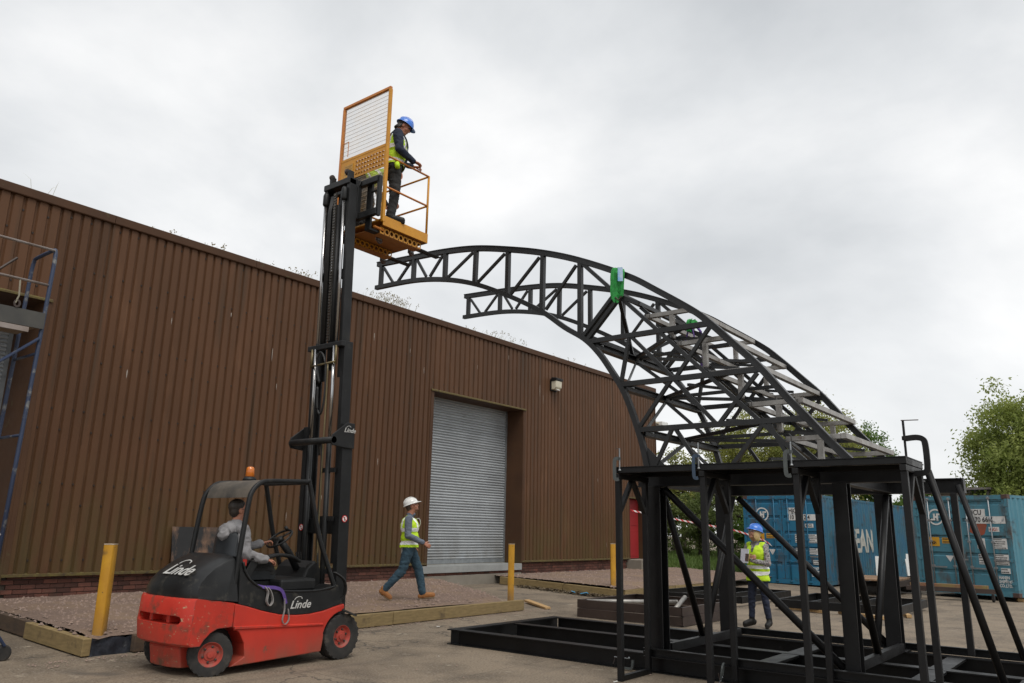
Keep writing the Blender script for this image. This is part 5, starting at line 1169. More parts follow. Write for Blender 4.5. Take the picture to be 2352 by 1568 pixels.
tree('broadleaf_tree', 43.4, -1.0, 9.2, 3.5, LM[0], 'tallest olive tree behind the upper steps of the arch', 12, 280, 95, .078)
tree('broadleaf_tree', 47.2, -2.4, 8.4, 2.8, LM[1], 'bright green tree showing behind the lower steps', 13, 220, 95, .082)
tree('broadleaf_tree', 37.9, 4.1, 6.7, 2.1, LM[0], 'thin leafy tree just beyond the far corner of the warehouse', 14, 110, 42, .09)
tree('broadleaf_tree', 46.6, -11.6, 9.9, 4.6, LM[3], 'large pale green tree above the right-hand container', 15, 600, 150, .098, base=.08)
tree('broadleaf_tree', 51.5, -4.6, 5.2, 2.2, LM[1], 'small green treetop just above the black beam end', 16, 110, 50, .11)
tree('broadleaf_tree', 58, -13.6, 5.6, 3.5, LM[1], 'distant tree low behind the right-hand container', 17, 110, 50, .12)
hedge = [(34.5, 1.6, 3.8, 1.7, 2), (36.5, .4, 4.4, 1.9, 2), (37.5, -1.0, 4.2, 1.8, 0), (33.4, 3.4, 3.4, 1.6, 2), (38.6, -2.3, 4.0, 1.7, 2), (35.0, -.6, 2.6, 1.2, 1), (40.8, 0.2, 5.0, 2.0, 2), (38.2, 4.8, 5.2, 2.2, 2), (42.5, 5.5, 6.0, 2.4, 1)]
pos = ('nearest the warehouse corner', 'behind the red and white tape', 'beside the container edge', 'lowest by the brown wall end', 'directly left of the blue container', 'low in front of the others', 'tall at the back of the hedge', 'far back beyond the wall corner', 'farthest at the back')
for i, (x, y, h, rad, k) in enumerate(hedge):
    tree('hedge_shrub', x, y, h, rad, LM[k], f'dense green hedge shrub {pos[i]}', 30+i, 120, 60, .07, base=.04, cat='shrub', group='hedge beyond the warehouse')
# grass verge
def grass(name, pts_fn, n, seed, hmin, hmax, m_):
    rr = random.Random(seed); b = MB()
    for _ in range(n):
        x, y, z = pts_fn(rr); h = rr.uniform(hmin, hmax); a = rr.uniform(0, 6.28); d = Vector((math.cos(a), math.sin(a), 0))*.012; ln = Vector((rr.gauss(0, .25), rr.gauss(0, .25), 1))*h; c = Vector((x, y, z))
        b.add([c-d, c+d, c+ln*.6+d*.6, c+ln*1.0+Vector((rr.gauss(0, .06), rr.gauss(0, .06), 0))], [(0, 1, 2), (0, 2, 3)])
    return stuff(b.build(name, m_))
M_grass = leafmat('grass_green', (.10, .17, .035), (.14, .20, .05))
vb = MB(); gg = lin([(27.7, 46, 36)]); hh = lin([(-3.0, 14, 30)])
def zverge(x, y): return .16+.30*max(0, min(1, (y+2.4)/5))+.05*noise.noise(Vector((x*.5, y*.5, 2))) - (.22 if y < -2.7 else 0)
vb.add([(x, y, zverge(x, y)) for x in gg for y in hh], [(i*31+j, i*31+j+1, (i+1)*31+j+1, (i+1)*31+j) for i in range(36) for j in range(30)])
struct(vb.build('grass_verge', mat('verge_soil', (.09, .10, .04), (.14, .11, .06), 2, rough=.95), smooth=True))
def gp(rr):
    x = rr.uniform(27.8, 42); y = rr.uniform(-2.6, 5); return x, y, zverge(x, y)
grass('grass', gp, 26000, 9, .12, .42, M_grass)

# ------------------------------------------------------------------ barrier tape
M_tr = mat('tape_red', (.60, .03, .035), None, 5, rough=.5); M_tw = mat('tape_white', (.80, .78, .77), None, 5, rough=.5)
tp = thing('barrier_tape', (28, -2, 2), 'red and white striped barrier tape stretched from the red door to the container', 'barrier tape')
ctl = crom([Vector((25.12, -.06, 2.42)), Vector((26.3, -1.5, 2.10)), Vector((26.8, -2.4, 1.93)), Vector((27.2, -3.1, 1.78)), Vector((27.4, -3.9, 1.52)), Vector((27.40, -4.3, 1.30))], 24)
acc = [0]
for i in range(len(ctl)-1): acc.append(acc[-1]+(ctl[i+1]-ctl[i]).length)
def at(s_):
    for i in range(len(acc)-1):
        if acc[i+1] >= s_: f = (s_-acc[i])/(acc[i+1]-acc[i]); return ctl[i].lerp(ctl[i+1], f)
    return ctl[-1]
s_ = 0; k = 0; sl = .09
while s_ < acc[-1]-.1:
    b = MB(); pa, pb = at(s_), at(s_+.10); q0, q1 = at(max(0, s_-.0)+sl), at(s_+.10+sl); tw = .028
    b.add([pa+Vector((0, 0, tw)), pb+Vector((0, 0, tw)), q1-Vector((0, 0, tw)), q0-Vector((0, 0, tw))], [(0, 1, 2, 3)])
    b.build('stripe', (M_tr, M_tw)[k % 2], tp); s_ += .10; k += 1

# ------------------------------------------------------------------ blue scaffold tower at the left edge
M_blue = mat('scaffold_blue', (.022, .038, .085), (.018, .028, .06), 6, rough=.5, wear=((.20, .20, .19), 6, .56, .68))
M_galv = mat('worn_galv', (.34, .30, .28), (.22, .17, .14), 5, rough=.45, metal=.4)
tw_ = thing('scaffold_tower', (2.6, -3.6, .1), 'blue mobile scaffold tower with guard rails standing at the left edge', 'scaffold tower')
XR, XL, TN, TF = 3.72, 1.0, 3.98, 3.28
def lean(x, z): return x + .022*(z-2.5)*(1 if x > 2 else 0)
for x in (XR, XL):
    a = [P(lean(x, .15), TN, .15), P(lean(x, 2.4), TN, 2.4), P(lean(x, 4.80), TN, 4.80)]
    top = crom([P(lean(x, 4.80), TN, 4.80), P(lean(x, 4.93), TN-.03, 4.93), P(lean(x, 4.96), TN-.12, 4.96), P(lean(x, 4.96), TF+.12, 4.96), P(lean(x, 4.93), TF+.03, 4.93), P(lean(x, 4.8), TF, 4.8)], 4)
    MB().tube(a+top[1:]+[P(lean(x, 2.4), TF, 2.4), P(lean(x, .15), TF, .15)], .024, 10, up=(1, .01, 0)).build('end_frame', M_blue, tw_, smooth=True)
    for z in (.5, 1.4, 2.6, 3.6): MB().tube([P(lean(x, z), TN, z), P(lean(x, z), TF, z)], .018, 8).build('rung', M_blue, tw_, smooth=True)
    for t in (TN, TF): MB().lathe([(.07, -.02), (.075, 0), (.07, .02)], P(lean(x, .1)+.03, t, .10+zyard(t)), 'y', 18).build('castor', M_rubber, tw_)
for z, t in ((4.93, TF), (4.47, TF), (4.93, TN-.0), (4.47, TN)):
    MB().tube([P(lean(XL, z)+.02, t, z), P(lean(XR, z)-.02, t, z)], .017, 8).build('guard_rail', M_galv, tw_, smooth=True) if t == TN else None
MB().box(XL, lean(XR, 3.95)-.03, -TN+.02, -TF-.02, 3.93, 3.97).build('platform', mat('ply_deck', (.20, .15, .10), None, 4, rough=.8), tw_)
MB().box(XL, lean(XR, 3.98)+.0, -TN-.045, -TN-.028, 3.90, 4.10).build('toe_board', mat('grey_toeboard', (.045, .045, .043), (.07, .068, .06), 4, rough=.7), tw_)
MB().box(XL, lean(XR, 3.85)-.16, -TN-.055, -TN-.025, 3.83, 3.89).build('platform_edge', M_galv, tw_)
MB().tube([P(lean(XR, 3.75)-.02, TN+.03, 3.78), P(1.4, TN+.03, 1.6)], .018, 8).build('diagonal_brace', M_blue, tw_, smooth=True)
for z in (3.35, 2.75, 2.1): MB().tube([P(XL, TF, z), P(lean(XR, z)-.3, TF, z)], .018, 8).build('ledger', M_blue, tw_, smooth=True)
MB().tube([P(2.85, TF, 4.1), P(3.55, TF+.1, 4.9)], .016, 8).build('ladder_rail', M_rust, tw_)
MB().tube([P(XL, TN, 1.45), P(lean(XR, 1.4), TN, 1.45)], .016, 8).build('lower_rail', M_galv, tw_)
MB().tube([P(3.50, 3.98, .80), P(3.93, 3.93, .22)], .018, 8).build('stabiliser', M_blue, tw_)
MB().lathe([(.075, -.03), (.09, -.02), (.09, .02), (.075, .03)], P(3.93, 3.90, .14), 'y', 20).build('stabiliser_castor', M_rubber, tw_)
for (x, z, l) in ((3.42, 4.35, .20), (3.30, 3.30, .55)):
    MB().tube([P(x, TN+.02, z+.1), P(x+.01, TN+.04, z-l*.5), P(x-.02, TN+.05, z-l)], .010, 6).build('tie_rope', mat('rope', (.28, .26, .20), (.2, .18, .13), 9, rough=.9), tw_)
    MB().sweep([(-.012, -.004), (.012, -.004), (.012, .004), (-.012, .004)], [P(x+.03*math.cos(a*.785), TN+.05, z-l+.04*math.sin(a*.785)) for a in range(8)], up=(0, 1, 0), closed=True).build('hook', M_rust, tw_)
# ------------------------------------------------------------------ people: tapered capsules and ellipsoids fused by a voxel remesh into one skin
def V(*a): return Vector(a)
def ell(c, r, lab, rot=None): return ('e', Vector(c), Vector(r), lab, rot or Matrix.Identity(3))
def cap(p, q, r0, r1, lab): return ('c', Vector(p), Vector(q), lab, (r0, r1))
def prim_mesh(pr):
    b = MB()
    for p in pr:
        if p[0] == 'e':
            t = MB().sphere((0, 0, 0), 1, 20, 14); b.add([p[1]+p[4] @ Vector((v[0]*p[2].x, v[1]*p[2].y, v[2]*p[2].z)) for v in t.v], t.f)
        else:
            a, c, (r0, r1) = p[1], p[2], p[4]; d = (c-a); L = d.length or 1e-4; d = d/L if L > 1e-4 else Vector((0, 0, 1)); u = d.orthogonal().normalized(); w_ = d.cross(u); vs = []; n = 14; rings = []
            for k in range(6): rings.append((-r0*math.cos(k*math.pi/10), r0*math.sin(k*math.pi/10)))
            for k in range(6): rings.append((L+r1*math.sin(k*math.pi/10), r1*math.cos(k*math.pi/10)))
            rings = [(h, max(r_, .0008)) for h, r_ in rings]
            for h, r_ in rings:
                for i in range(n):
                    an = 2*math.pi*i/n; vs.append(a+d*h+u*r_*math.cos(an)+w_*r_*math.sin(an))
            fs = [(j*n+i, j*n+(i+1) % n, (j+1)*n+(i+1) % n, (j+1)*n+i) for j in range(11) for i in range(n)]+[tuple(reversed(range(n))), tuple(range(11*n, 12*n))]
            b.add(vs, fs)
    return b
def prim_dist(pr, pts):
    D_ = np.empty((len(pr), len(pts)))
    for i, p in enumerate(pr):
        if p[0] == 'e':
            q = (pts-np.array(p[1])) @ np.array(p[4]); r_ = np.array(p[2]); D_[i] = (np.linalg.norm(q/r_, axis=1)-1)*r_.min()
        else:
            a = np.array(p[1]); d = np.array(p[2])-a; L2 = max(d @ d, 1e-9); h = np.clip((pts-a) @ d/L2, 0, 1); D_[i] = np.linalg.norm(pts-a-h[:, None]*d, axis=1)-(p[4][0]+(p[4][1]-p[4][0])*h)
    return D_
def fuse(name, pr, voxel, matmap, M, parent, wrinkle=(), labfn=None, cutfn=None, smooth=3, amp=.007):
    b = prim_mesh(pr); me = b.mesh(name); o = bpy.data.objects.new('tmp', me); COL.objects.link(o)
    r_ = o.modifiers.new('r', 'REMESH'); r_.mode = 'VOXEL'; r_.voxel_size = voxel; r_.adaptivity = 0
    s_ = o.modifiers.new('s', 'SMOOTH'); s_.iterations = smooth; s_.factor = .5
    bpy.context.view_layer.update()
    me = bpy.data.meshes.new_from_object(o.evaluated_get(bpy.context.evaluated_depsgraph_get())); bpy.data.objects.remove(o); me.name = name
    nv = len(me.vertices); co = np.empty(nv*3); me.vertices.foreach_get('co', co); co = co.reshape(-1, 3)
    labs = [p[3] for p in pr]; vl = np.argmin(prim_dist(pr, co), axis=0)
    if wrinkle:
        no = np.empty(nv*3); me.vertices.foreach_get('normal', no); no = no.reshape(-1, 3)
        for i in range(nv):
            if labs[vl[i]] in wrinkle:
                c = co[i]; f = noise.noise(Vector((c[0]*9, c[1]*9, c[2]*15)))+.9*(.35-abs(noise.noise(Vector((c[0]*11+c[2]*6, c[1]*11+c[2]*5, c[2]*19+5)))))*1.6; co[i] += no[i]*f*amp*1.25
        me.vertices.foreach_set('co', co.reshape(-1))
    nf = len(me.polygons); ce = np.empty(nf*3); me.polygons.foreach_get('center', ce); ce = ce.reshape(-1, 3)
    fl_ = [labs[i] for i in np.argmin(prim_dist(pr, ce), axis=0)]
    if labfn: fl_ = [labfn(l, c) for l, c in zip(fl_, ce)]
    keys = list(matmap); me.materials.clear()
    for k in keys: me.materials.append(matmap[k])
    me.polygons.foreach_set('material_index', [keys.index(l) for l in fl_])
    if cutfn:
        bm = bmesh.new(); bm.from_mesh(me); bmesh.ops.delete(bm, geom=[v for v in bm.verts if cutfn(v.co)], context='VERTS'); bm.to_mesh(me); bm.free()
    me.transform(M); me.shade_smooth(); me.update()
    ob = bpy.data.objects.new(name, me); COL.objects.link(ob); attach(ob, parent); return ob
M_skin = mat('skin', (.50, .27, .19), (.44, .22, .15), 25, rough=.5, sss=.05, spec=.35)
M_skin2 = mat('skin_ruddy', (.44, .20, .13), (.37, .16, .10), 25, rough=.5, sss=.05, spec=.35)
M_eye = mat('eye_dark', (.03, .025, .02), None, 4, rough=.25); M_lip = mat('lip', (.34, .13, .10), None, 4, rough=.5)
M_hair_d = mat('hair_dark', (.018, .013, .010), (.03, .022, .016), 40, rough=.5, stretch=(1, 1, .3), bump=.4, bscale=150)
M_hair_b = mat('hair_brown', (.05, .032, .02), (.08, .05, .032), 40, rough=.55, stretch=(1, 1, .3), bump=.4, bscale=150)
M_hair_bl = mat('hair_blond', (.60, .45, .22), (.46, .32, .14), 45, rough=.5, stretch=(1, 1, .25), bump=.4, bscale=150)
M_vest = mat('hi_vis', (.56, .80, .025), (.46, .70, .018), 8, rough=.75, bump=.15, bscale=40)
M_refl = mat('reflective_band', (.95, .95, .96), (.92, .93, .94), 10, rough=.35)
M_hatb = mat('hat_blue', (.045, .19, .66), (.04, .165, .58), 3, rough=.28, coat=.3); M_hatw = mat('hat_white', (.80, .80, .77), (.72, .72, .69), 3, rough=.32, coat=.2)
M_jean = mat('jeans_blue', (.022, .050, .075), (.035, .075, .105), 14, rough=.9, bump=.2, bscale=300)
M_navy = mat('navy_cloth', (.008, .012, .028), (.013, .019, .042), 12, rough=.85, bump=.15, bscale=200)
M_grey = mat('grey_hoodie', (.27, .262, .268), (.205, .20, .205), 10, rough=.95, bump=.2, bscale=250)
M_shirt = mat('slate_shirt', (.135, .16, .20), (.11, .13, .17), 10, rough=.85, bump=.15, bscale=250)
M_sole = mat('boot_sole', (.32, .25, .17), None, 6, rough=.8); M_tan = mat('tan_boot', (.33, .135, .035), (.25, .10, .03), 10, rough=.75); M_bboot = mat('black_boot', (.006, .0055, .005), (.014, .013, .012), 12, rough=.55, spec=.3)
M_work = mat('dark_trousers', (.014, .0135, .0135), (.028, .027, .026), 12, rough=.9, bump=.2, bscale=200)
M_flor = mat('patterned_top', (.40, .385, .38), (.09, .085, .085), 34, detail=2, rough=.9, wear=((.32, .07, .10), 22, .62, .66), wear2=((.06, .055, .06), 30, .58, .62))
def axes(f, u):
    u = Vector(u).normalized(); f = Vector(f); f = (f-u*f.dot(u)).normalized(); l = u.cross(f)
    return f, l, u, Matrix((f, l, u)).transposed()
def head_prims(hc, hf, hu, hair='short'):
    f, l, u, Rm = axes(hf, hu); hc = Vector(hc)
    q = lambda a, b, c: hc+f*a+l*b+u*c
    E_ = lambda c, r, lab: ell(q(*c), r, lab, Rm)
    P_ = [E_((-.012, 0, .03), (.096, .076, .090), 'skin'), E_((.030, 0, -.028), (.066, .060, .086), 'skin'), E_((.045, 0, -.088), (.044, .042, .030), 'skin'), E_((-.01, 0, -.05), (.06, .058, .06), 'skin'),
          cap(q(.084, 0, .012), q(.106, 0, -.026), .009, .0135, 'skin'), cap(q(.092, -.013, -.030), q(.092, .013, -.030), .009, .009, 'skin'), cap(q(.080, -.03, .030), q(.080, .03, .030), .013, .013, 'skin'),
          cap(q(.088, -.018, -.060), q(.088, .018, -.060), .0065, .0065, 'lip')]
    for sg in (1, -1):
        P_ += [E_((-.002, sg*.076, -.008), (.022, .011, .033), 'skin'), E_((.0785, sg*.030, .010), (.0125, .014, .008), 'eye'), E_((.055, sg*.045, -.03), (.03, .02, .03), 'skin')]
        P_.append(cap(q(.089, sg*.018, .030), q(.082, sg*.045, .031), .005, .004, 'hair'))
    P_ += [E_((-.028, 0, .048), (.100, .084, .088), 'hair'), E_((-.055, 0, -.005), (.062, .074, .075), 'hair')]
    if hair == 'bob':
        for sg in (1, -1): P_ += [E_((-.012, sg*.070, -.045), (.05, .026, .095), 'hair'), E_((.025, sg*.072, -.04), (.02, .014, .075), 'hair')]
        P_ += [E_((-.06, 0, -.07), (.05, .072, .085), 'hair'), E_((.03, 0, .085), (.06, .07, .03), 'hair')]
    if hair == 'shaggy':
        for k in range(10): a = math.pi*(.55+.9*k/9); P_.append(cap(q(-.02+.075*math.cos(a), .075*math.sin(a), -.01), q(-.03+.095*math.cos(a), .085*math.sin(a), -.075), .018, .010, 'hair'))
    return P_
def hand_prims(wr, df, pn, sgn, curl=.5, lab='skin'):
    """wr wrist, df direction of the fingers, pn palm normal; sgn +1 thumb on the df x pn side"""
    df = Vector(df).normalized(); pn = Vector(pn); pn = (pn-df*pn.dot(df)).normalized(); sd = df.cross(pn)*sgn; wr = Vector(wr); P_ = []
    for k in (-.024, -.008, .008, .024): P_.append(cap(wr+df*.015+sd*k*.6, wr+df*.088+sd*k, .013, .0125, lab))
    ln = (.060, .070, .076, .068)
    for i, k in enumerate((-.030, -.011, .010, .030)):
        b0 = wr+df*.088+sd*k; d1 = (df*math.cos(curl*.7)+pn*math.sin(curl*.7)).normalized(); b1 = b0+d1*ln[i]*.5; d2 = (df*math.cos(curl*1.9)+pn*math.sin(curl*1.9)).normalized(); b2 = b1+d2*ln[i]*.45
        P_ += [cap(b0, b1, .0092, .0086, lab), cap(b1, b2, .0086, .0072, lab)]
    t0 = wr+df*.025+sd*.026; t1 = t0+(df*.6+sd*.75+pn*.25).normalized()*.040; t2 = t1+(df*.9+sd*.1+pn*.45).normalized()*.034
    P_ += [cap(t0, t1, .0125, .0105, lab), cap(t1, t2, .0105, .0085, lab)]
    return P_
def foot_prims(an, toe, lab, sole):
    an = Vector(an); toe = Vector(toe); d = (toe-an).normalized(); heel = an-d*.05+Vector((0, 0, -.03))
    dn = Vector((0, 0, -1))
    return [cap(an+Vector((0, 0, .05)), an+Vector((0, 0, -.02)), .050, .050, lab), cap(heel, toe, .042, .040, lab), cap(an+d*.03, toe+Vector((0, 0, .01)), .046, .038, lab), cap(heel+dn*.028-d*.005, toe+dn*.026+d*.01, .030, .030, sole)]
def torso(pv, su, sf_, w_=1.0, lab='top', low='legs', deep=1.0):
    f, l, u, Rm = axes(sf_, su); pv = Vector(pv); q = lambda a, b, c: pv+f*a+l*b+u*c
    P_ = [ell(q(-.005, 0, -.01), (.118*deep, .160*w_, .115), low, Rm), ell(q(-.035, .065, -.04), (.085, .085, .085), low, Rm), ell(q(-.035, -.065, -.04), (.085, .085, .085), low, Rm),
          ell(q(.008, 0, .15), (.112*deep, .150*w_, .15), lab, Rm), ell(q(0, 0, .33), (.122*deep, .172*w_, .165), lab, Rm), ell(q(-.015, 0, .40), (.105, .160*w_, .10), lab, Rm),
          cap(q(-.015, -.155*w_, .455), q(-.015, .155*w_, .455), .056, .056, lab), cap(q(-.01, 0, .46), q(.005, 0, .535), .070, .058, lab), cap(q(-.005, 0, .50), q(.015, 0, .60), .056, .052, 'skin')]
    return P_, q, (f, l, u, Rm)
def vest(pv, su, sf_, M, parent, bands, braces=True, w_=1.0, hem=-.06, deep=1.0, extra=()):
    f, l, u, Rm = axes(sf_, su); pv = Vector(pv); q = lambda a, b, c: pv+f*a+l*b+u*c; e = .022
    pr = [ell(q(-.005, 0, -.03), (.128*deep+e, .168*w_+e, .15), 'v', Rm), ell(q(.008, 0, .12), (.122*deep+e, .160*w_+e, .17), 'v', Rm), ell(q(0, 0, .32), (.124*deep+e, .168*w_+e, .18), 'v', Rm), ell(q(-.015, 0, .40), (.108+e, .150*w_+e, .11), 'v', Rm),
          cap(q(-.015, -.125*w_, .458), q(-.015, .125*w_, .458), .066, .066, 'v')] + list(extra)
    Rt = np.array(Rm); p0 = np.array(pv)
    def lf(lab, c):
        d = (np.array(c)-p0) @ Rt
        for b0, b1 in bands:
            if b0 < d[2] < b1: return 'r'
        if braces and d[2] > bands[-1][1] and .070 < abs(d[1]) < .122: return 'r'
        return 'v'
    def cf(c):
        d = (np.array(c)-p0) @ Rt
        return d[2] < hem or (d[2] > .47 and abs(d[1]) < .075 and abs(d[0]) < .09) or (d[0] > .06 and d[2] > .36 and abs(d[1]) < .012+.20*(d[2]-.36))
    return fuse('hi_vis_vest', pr, .011, {'v': M_vest, 'r': M_refl}, M, parent, ('v',), lf, cf, 3, .006)
def helmet(hc, hf, hu, m_, M, parent, tilt=.0):
    f, l, u, Rm = axes(Vector(hf)+Vector(hu)*tilt, Vector(hu)-Vector(hf)*tilt); hc = Vector(hc); b = MB(); n, k = 32, 9; vs = []; q = lambda a, bb, c: hc+f*a+l*bb+u*c
    base = .045
    for j in range(k+1):
        a = math.pi/2*j/k; rr_ = math.cos(a); h = math.sin(a)
        for i in range(n):
            t = 2*math.pi*i/n; rf = .132 if math.cos(t) > 0 else .128; ridge = .006 if abs(math.sin(t)) < .35 and j > 1 else 0
            vs.append(q(-.012+rf*rr_*math.cos(t), .108*rr_*math.sin(t), base+(.108+ridge)*h**.92))
    fs = [(j*n+i, j*n+(i+1) % n, (j+1)*n+(i+1) % n, (j+1)*n+i) for j in range(k) for i in range(n)]; fs.append(tuple(range(k*n, (k+1)*n)))
    b.add(vs, fs)
    # rim and peak as one swept lip
    ro = []; ri = []
    for i in range(n):
        t = 2*math.pi*i/n; c = max(0, math.cos(t)); ex = .012+.050*c**2.2
        ro.append(q(-.012+(.130+ex)*math.cos(t), (.108+.012+.006*c)*math.sin(t), base-.006-.014*c**2)); ri.append(q(-.012+.128*math.cos(t), .106*math.sin(t), base+.004))
    lo = [p-u*.007 for p in ro]; li = [p-u*.012 for p in ri]
    b.add(ri+ro+lo+li, [(i, (i+1) % n, n+(i+1) % n, n+i) for i in range(n)]+[(n+i, n+(i+1) % n, 2*n+(i+1) % n, 2*n+i) for i in range(n)]+[(2*n+i, 2*n+(i+1) % n, 3*n+(i+1) % n, 3*n+i) for i in range(n)])
    for off in (-.035, 0, .035): b.sweep([(-.006, -.004), (.006, -.004), (.004, .005), (-.004, .005)], [q(-.012+.118*math.cos(a), off, base+.012+.104*math.sin(a)**.95) for a in [math.pi*(.12+.76*i/10) for i in range(11)]], side=l)
    b.v = [tuple(M @ Vector(v)) for v in b.v]
    return b.build('hard_hat', m_, parent, auto=55)
def limbs(q4, rs, lab): return [cap(q4[i], q4[i+1], rs[i], rs[i+1], lab) for i in range(len(q4)-1)]
def PM(loc, th, sc=1.0): return Matrix.Translation(Vector(loc)) @ Matrix.Rotation(th, 4, 'Z') @ Matrix.Scale(sc, 4)

# --- walking man
loc = P(10.67, 3.57, .325); th = R(-47); Mp = PM(loc, th, 1.055)
pn_ = thing('person', loc, 'person in white hard hat and yellow vest walking with tan boots, looking up', 'person')
pv = V(0, 0, .935); pr, q, ax_ = torso(pv, (-.03, 0, 1), (1, 0, 0), 1.06, deep=1.12)
pr += limbs([V(0, -.085, .90), V(-.10, -.09, .51), V(-.375, -.09, .21)], (.105, .078, .060), 'legs') + limbs([V(0, .085, .90), V(.175, .09, .53), V(.265, .09, .14)], (.105, .078, .062), 'legs')
pr += foot_prims(V(-.40, -.09, .160), V(-.285, -.09, .060), 'boot', 'sole') + foot_prims(V(.275, .09, .105), V(.45, .10, .095), 'boot', 'sole')
pr += limbs([q(-.015, -.185, .45), q(-.02, -.23, .17), q(.235, -.225, .055)], (.068, .056, .042), 'top') + limbs([q(-.015, .185, .45), q(-.06, .23, .18), q(.05, .25, -.03)], (.062, .050, .040), 'top')
pr += hand_prims(q(.26, -.225, .04), (.88, 0, -.45), (0, .9, -.3), 1, .7) + hand_prims(q(.062, .25, -.05), (.45, 0, -.9), (0, -1, 0), -1, .6)
hf, hu = V(.93, -.05, .36), V(-.36, 0, .93); hc = q(.035, 0, .68)
pr += head_prims(hc, hf, hu) + [cap(q(0, 0, .52), hc-hu*.06, .055, .055, 'skin'), ell(hc+Vector(hf)*.048-Vector(hu)*.083, (.046, .048, .034), 'beard', axes(hf, hu)[3]), cap(q(.02, 0, .50), q(.06, 0, .53), .045, .035, 'top')]
fuse('body', pr, .0078, {'skin': M_skin2, 'eye': M_eye, 'lip': M_lip, 'hair': M_hair_b, 'beard': mat('beard', (.22, .10, .06), None, 30), 'top': M_shirt, 'legs': M_jean, 'boot': M_tan, 'sole': M_sole}, Mp, pn_, ('legs', 'top'))
vest(pv, (-.03, 0, 1), (1, 0, 0), Mp, pn_, ((.015, .08), (.235, .295)), w_=1.06, hem=-.035, deep=1.16)
helmet(hc, hf, hu, M_hatw, Mp, pn_)
MB().sweep([(-.006, -.002), (.006, -.002), (.006, .002), (-.006, .002)], [Mp @ p for p in crom([q(.10, -.03, .44), q(.16, -.05, .46), q(.19, -.05, .40), q(.17, -.04, .33), q(.13, -.03, .31)], 5)], up=(1, 0, 0)).build('lanyard', M_decal, pn_)
o = MB(); o.box(-.006, .006, -.038, .038, -.075, .075); o.v = [tuple(Mp @ (q(-.105, -.11, -.06)+Matrix.Rotation(R(50), 3, 'Z') @ Vector(v))) for v in o.v]
tag(o.build('phone', mat('phone_case', (.32, .31, .29), None, 4, rough=.4)), 'grey phone sticking out of the walking person\'s back pocket', 'phone')

# --- woman with notepad
loc = P(14.45, 8.73, .008); th = R(-186.8); Mp = PM(loc, th, 1.05)
pn_ = thing('person', loc, 'person with blond hair, blue hard hat and yellow vest holding a notepad', 'person')
pv = V(0, 0, .90); su = (.02, 0, 1); pr, q, ax_ = torso(pv, su, (1, 0, 0), .92)
pr += limbs([V(0, -.085, .87), V(.015, -.125, .48), V(0, -.150, .13)], (.092, .062, .046), 'legs') + limbs([V(0, .085, .87), V(.02, .125, .48), V(-.01, .165, .13)], (.092, .062, .046), 'legs')
pr += foot_prims(V(0, -.15, .105), V(.15, -.205, .058), 'boot', 'boot') + foot_prims(V(-.01, .165, .105), V(.15, .20, .058), 'boot', 'boot')
pr += limbs([q(-.01, -.165, .44), q(.03, -.235, .19), q(.20, -.06, .24)], (.056, .046, .036), 'top') + limbs([q(-.01, .165, .44), q(.06, .24, .16), q(.23, .03, .22)], (.056, .046, .036), 'top')
pr += hand_prims(q(.215, -.04, .245), (.25, .9, .25), (-1, .2, .1), 1, .5) + hand_prims(q(.235, .01, .225), (.12, -.92, .35), (-1, -.1, .0), -1, .65)
hf, hu = V(.80, -.52, .26), V(-.22, .12, .97); hc = q(.025, 0, .68)
pr += head_prims(hc, hf, hu, 'bob') + [cap(q(0, 0, .50), hc-Vector(hu).normalized()*.06, .050, .050, 'skin')]
fuse('body', pr, .0078, {'skin': M_skin, 'eye': M_eye, 'lip': M_lip, 'hair': M_hair_bl, 'top': M_flor, 'legs': M_navy, 'boot': M_bboot}, Mp, pn_, ('legs', 'top'))
vest(pv, su, (1, 0, 0), Mp, pn_, ((-.03, .035), (.075, .13)), False, .98, hem=-.13, deep=1.12, extra=[cap(q(0, -.07, -.10), q(0, .07, -.10), .135, .135, 'v'), cap(q(0, -.07, .04), q(0, .07, .04), .140, .140, 'v')])
helmet(hc, hf, hu, M_hatb, Mp, pn_, .06)
nb_ = thing('notepad', Mp @ q(.27, -.10, .30), 'white notepad held against the chest of the blond person', 'notepad')
Fn = frame(q(.262, -.085, .29), (.25, 1, 0), (-.15, .1, 1)); b = MB().box(-.085, .085, -.12, .12, -.006, .006); b.v = [tuple(Mp @ (Fn @ Vector(v))) for v in b.v]; b.build('pages', mat('paper', (.66, .66, .74), None, 4, rough=.8), nb_)
b = MB().box(-.088, .088, -.123, .123, -.010, -.0065); b.v = [tuple(Mp @ (Fn @ Vector(v))) for v in b.v]; b.build('cover', M_vest, nb_)
b = MB().box(-.035, .035, -.065, .065, -.006, .006); Fp = frame(q(.285, -.03, .265), (.25, 1, 0), (-.15, .1, 1)); b.v = [tuple(Mp @ (Fp @ Vector(v))) for v in b.v]
tag(b.build('phone', mat('dark_phone', (.05, .05, .055), (.2, .12, .1), 30, rough=.3)), 'dark phone held over the white notepad', 'phone')
b = MB()
for sg in (1, -1):
    F_, L_, U_, _ = axes(hf, hu); c = hc+F_*.098+L_*sg*.030+U_*.010; b.beam(c-L_*.022, c+L_*.022, .003, .026, up=U_); b.beam(c+L_*sg*.022, hc+F_*.01+L_*sg*.083+U_*.008, .004, .006, up=U_)
b.v = [tuple(Mp @ Vector(v)) for v in b.v]; b.build('safety_glasses', mat('clear_plastic', (.55, .55, .62), None, 4, rough=.08), pn_)

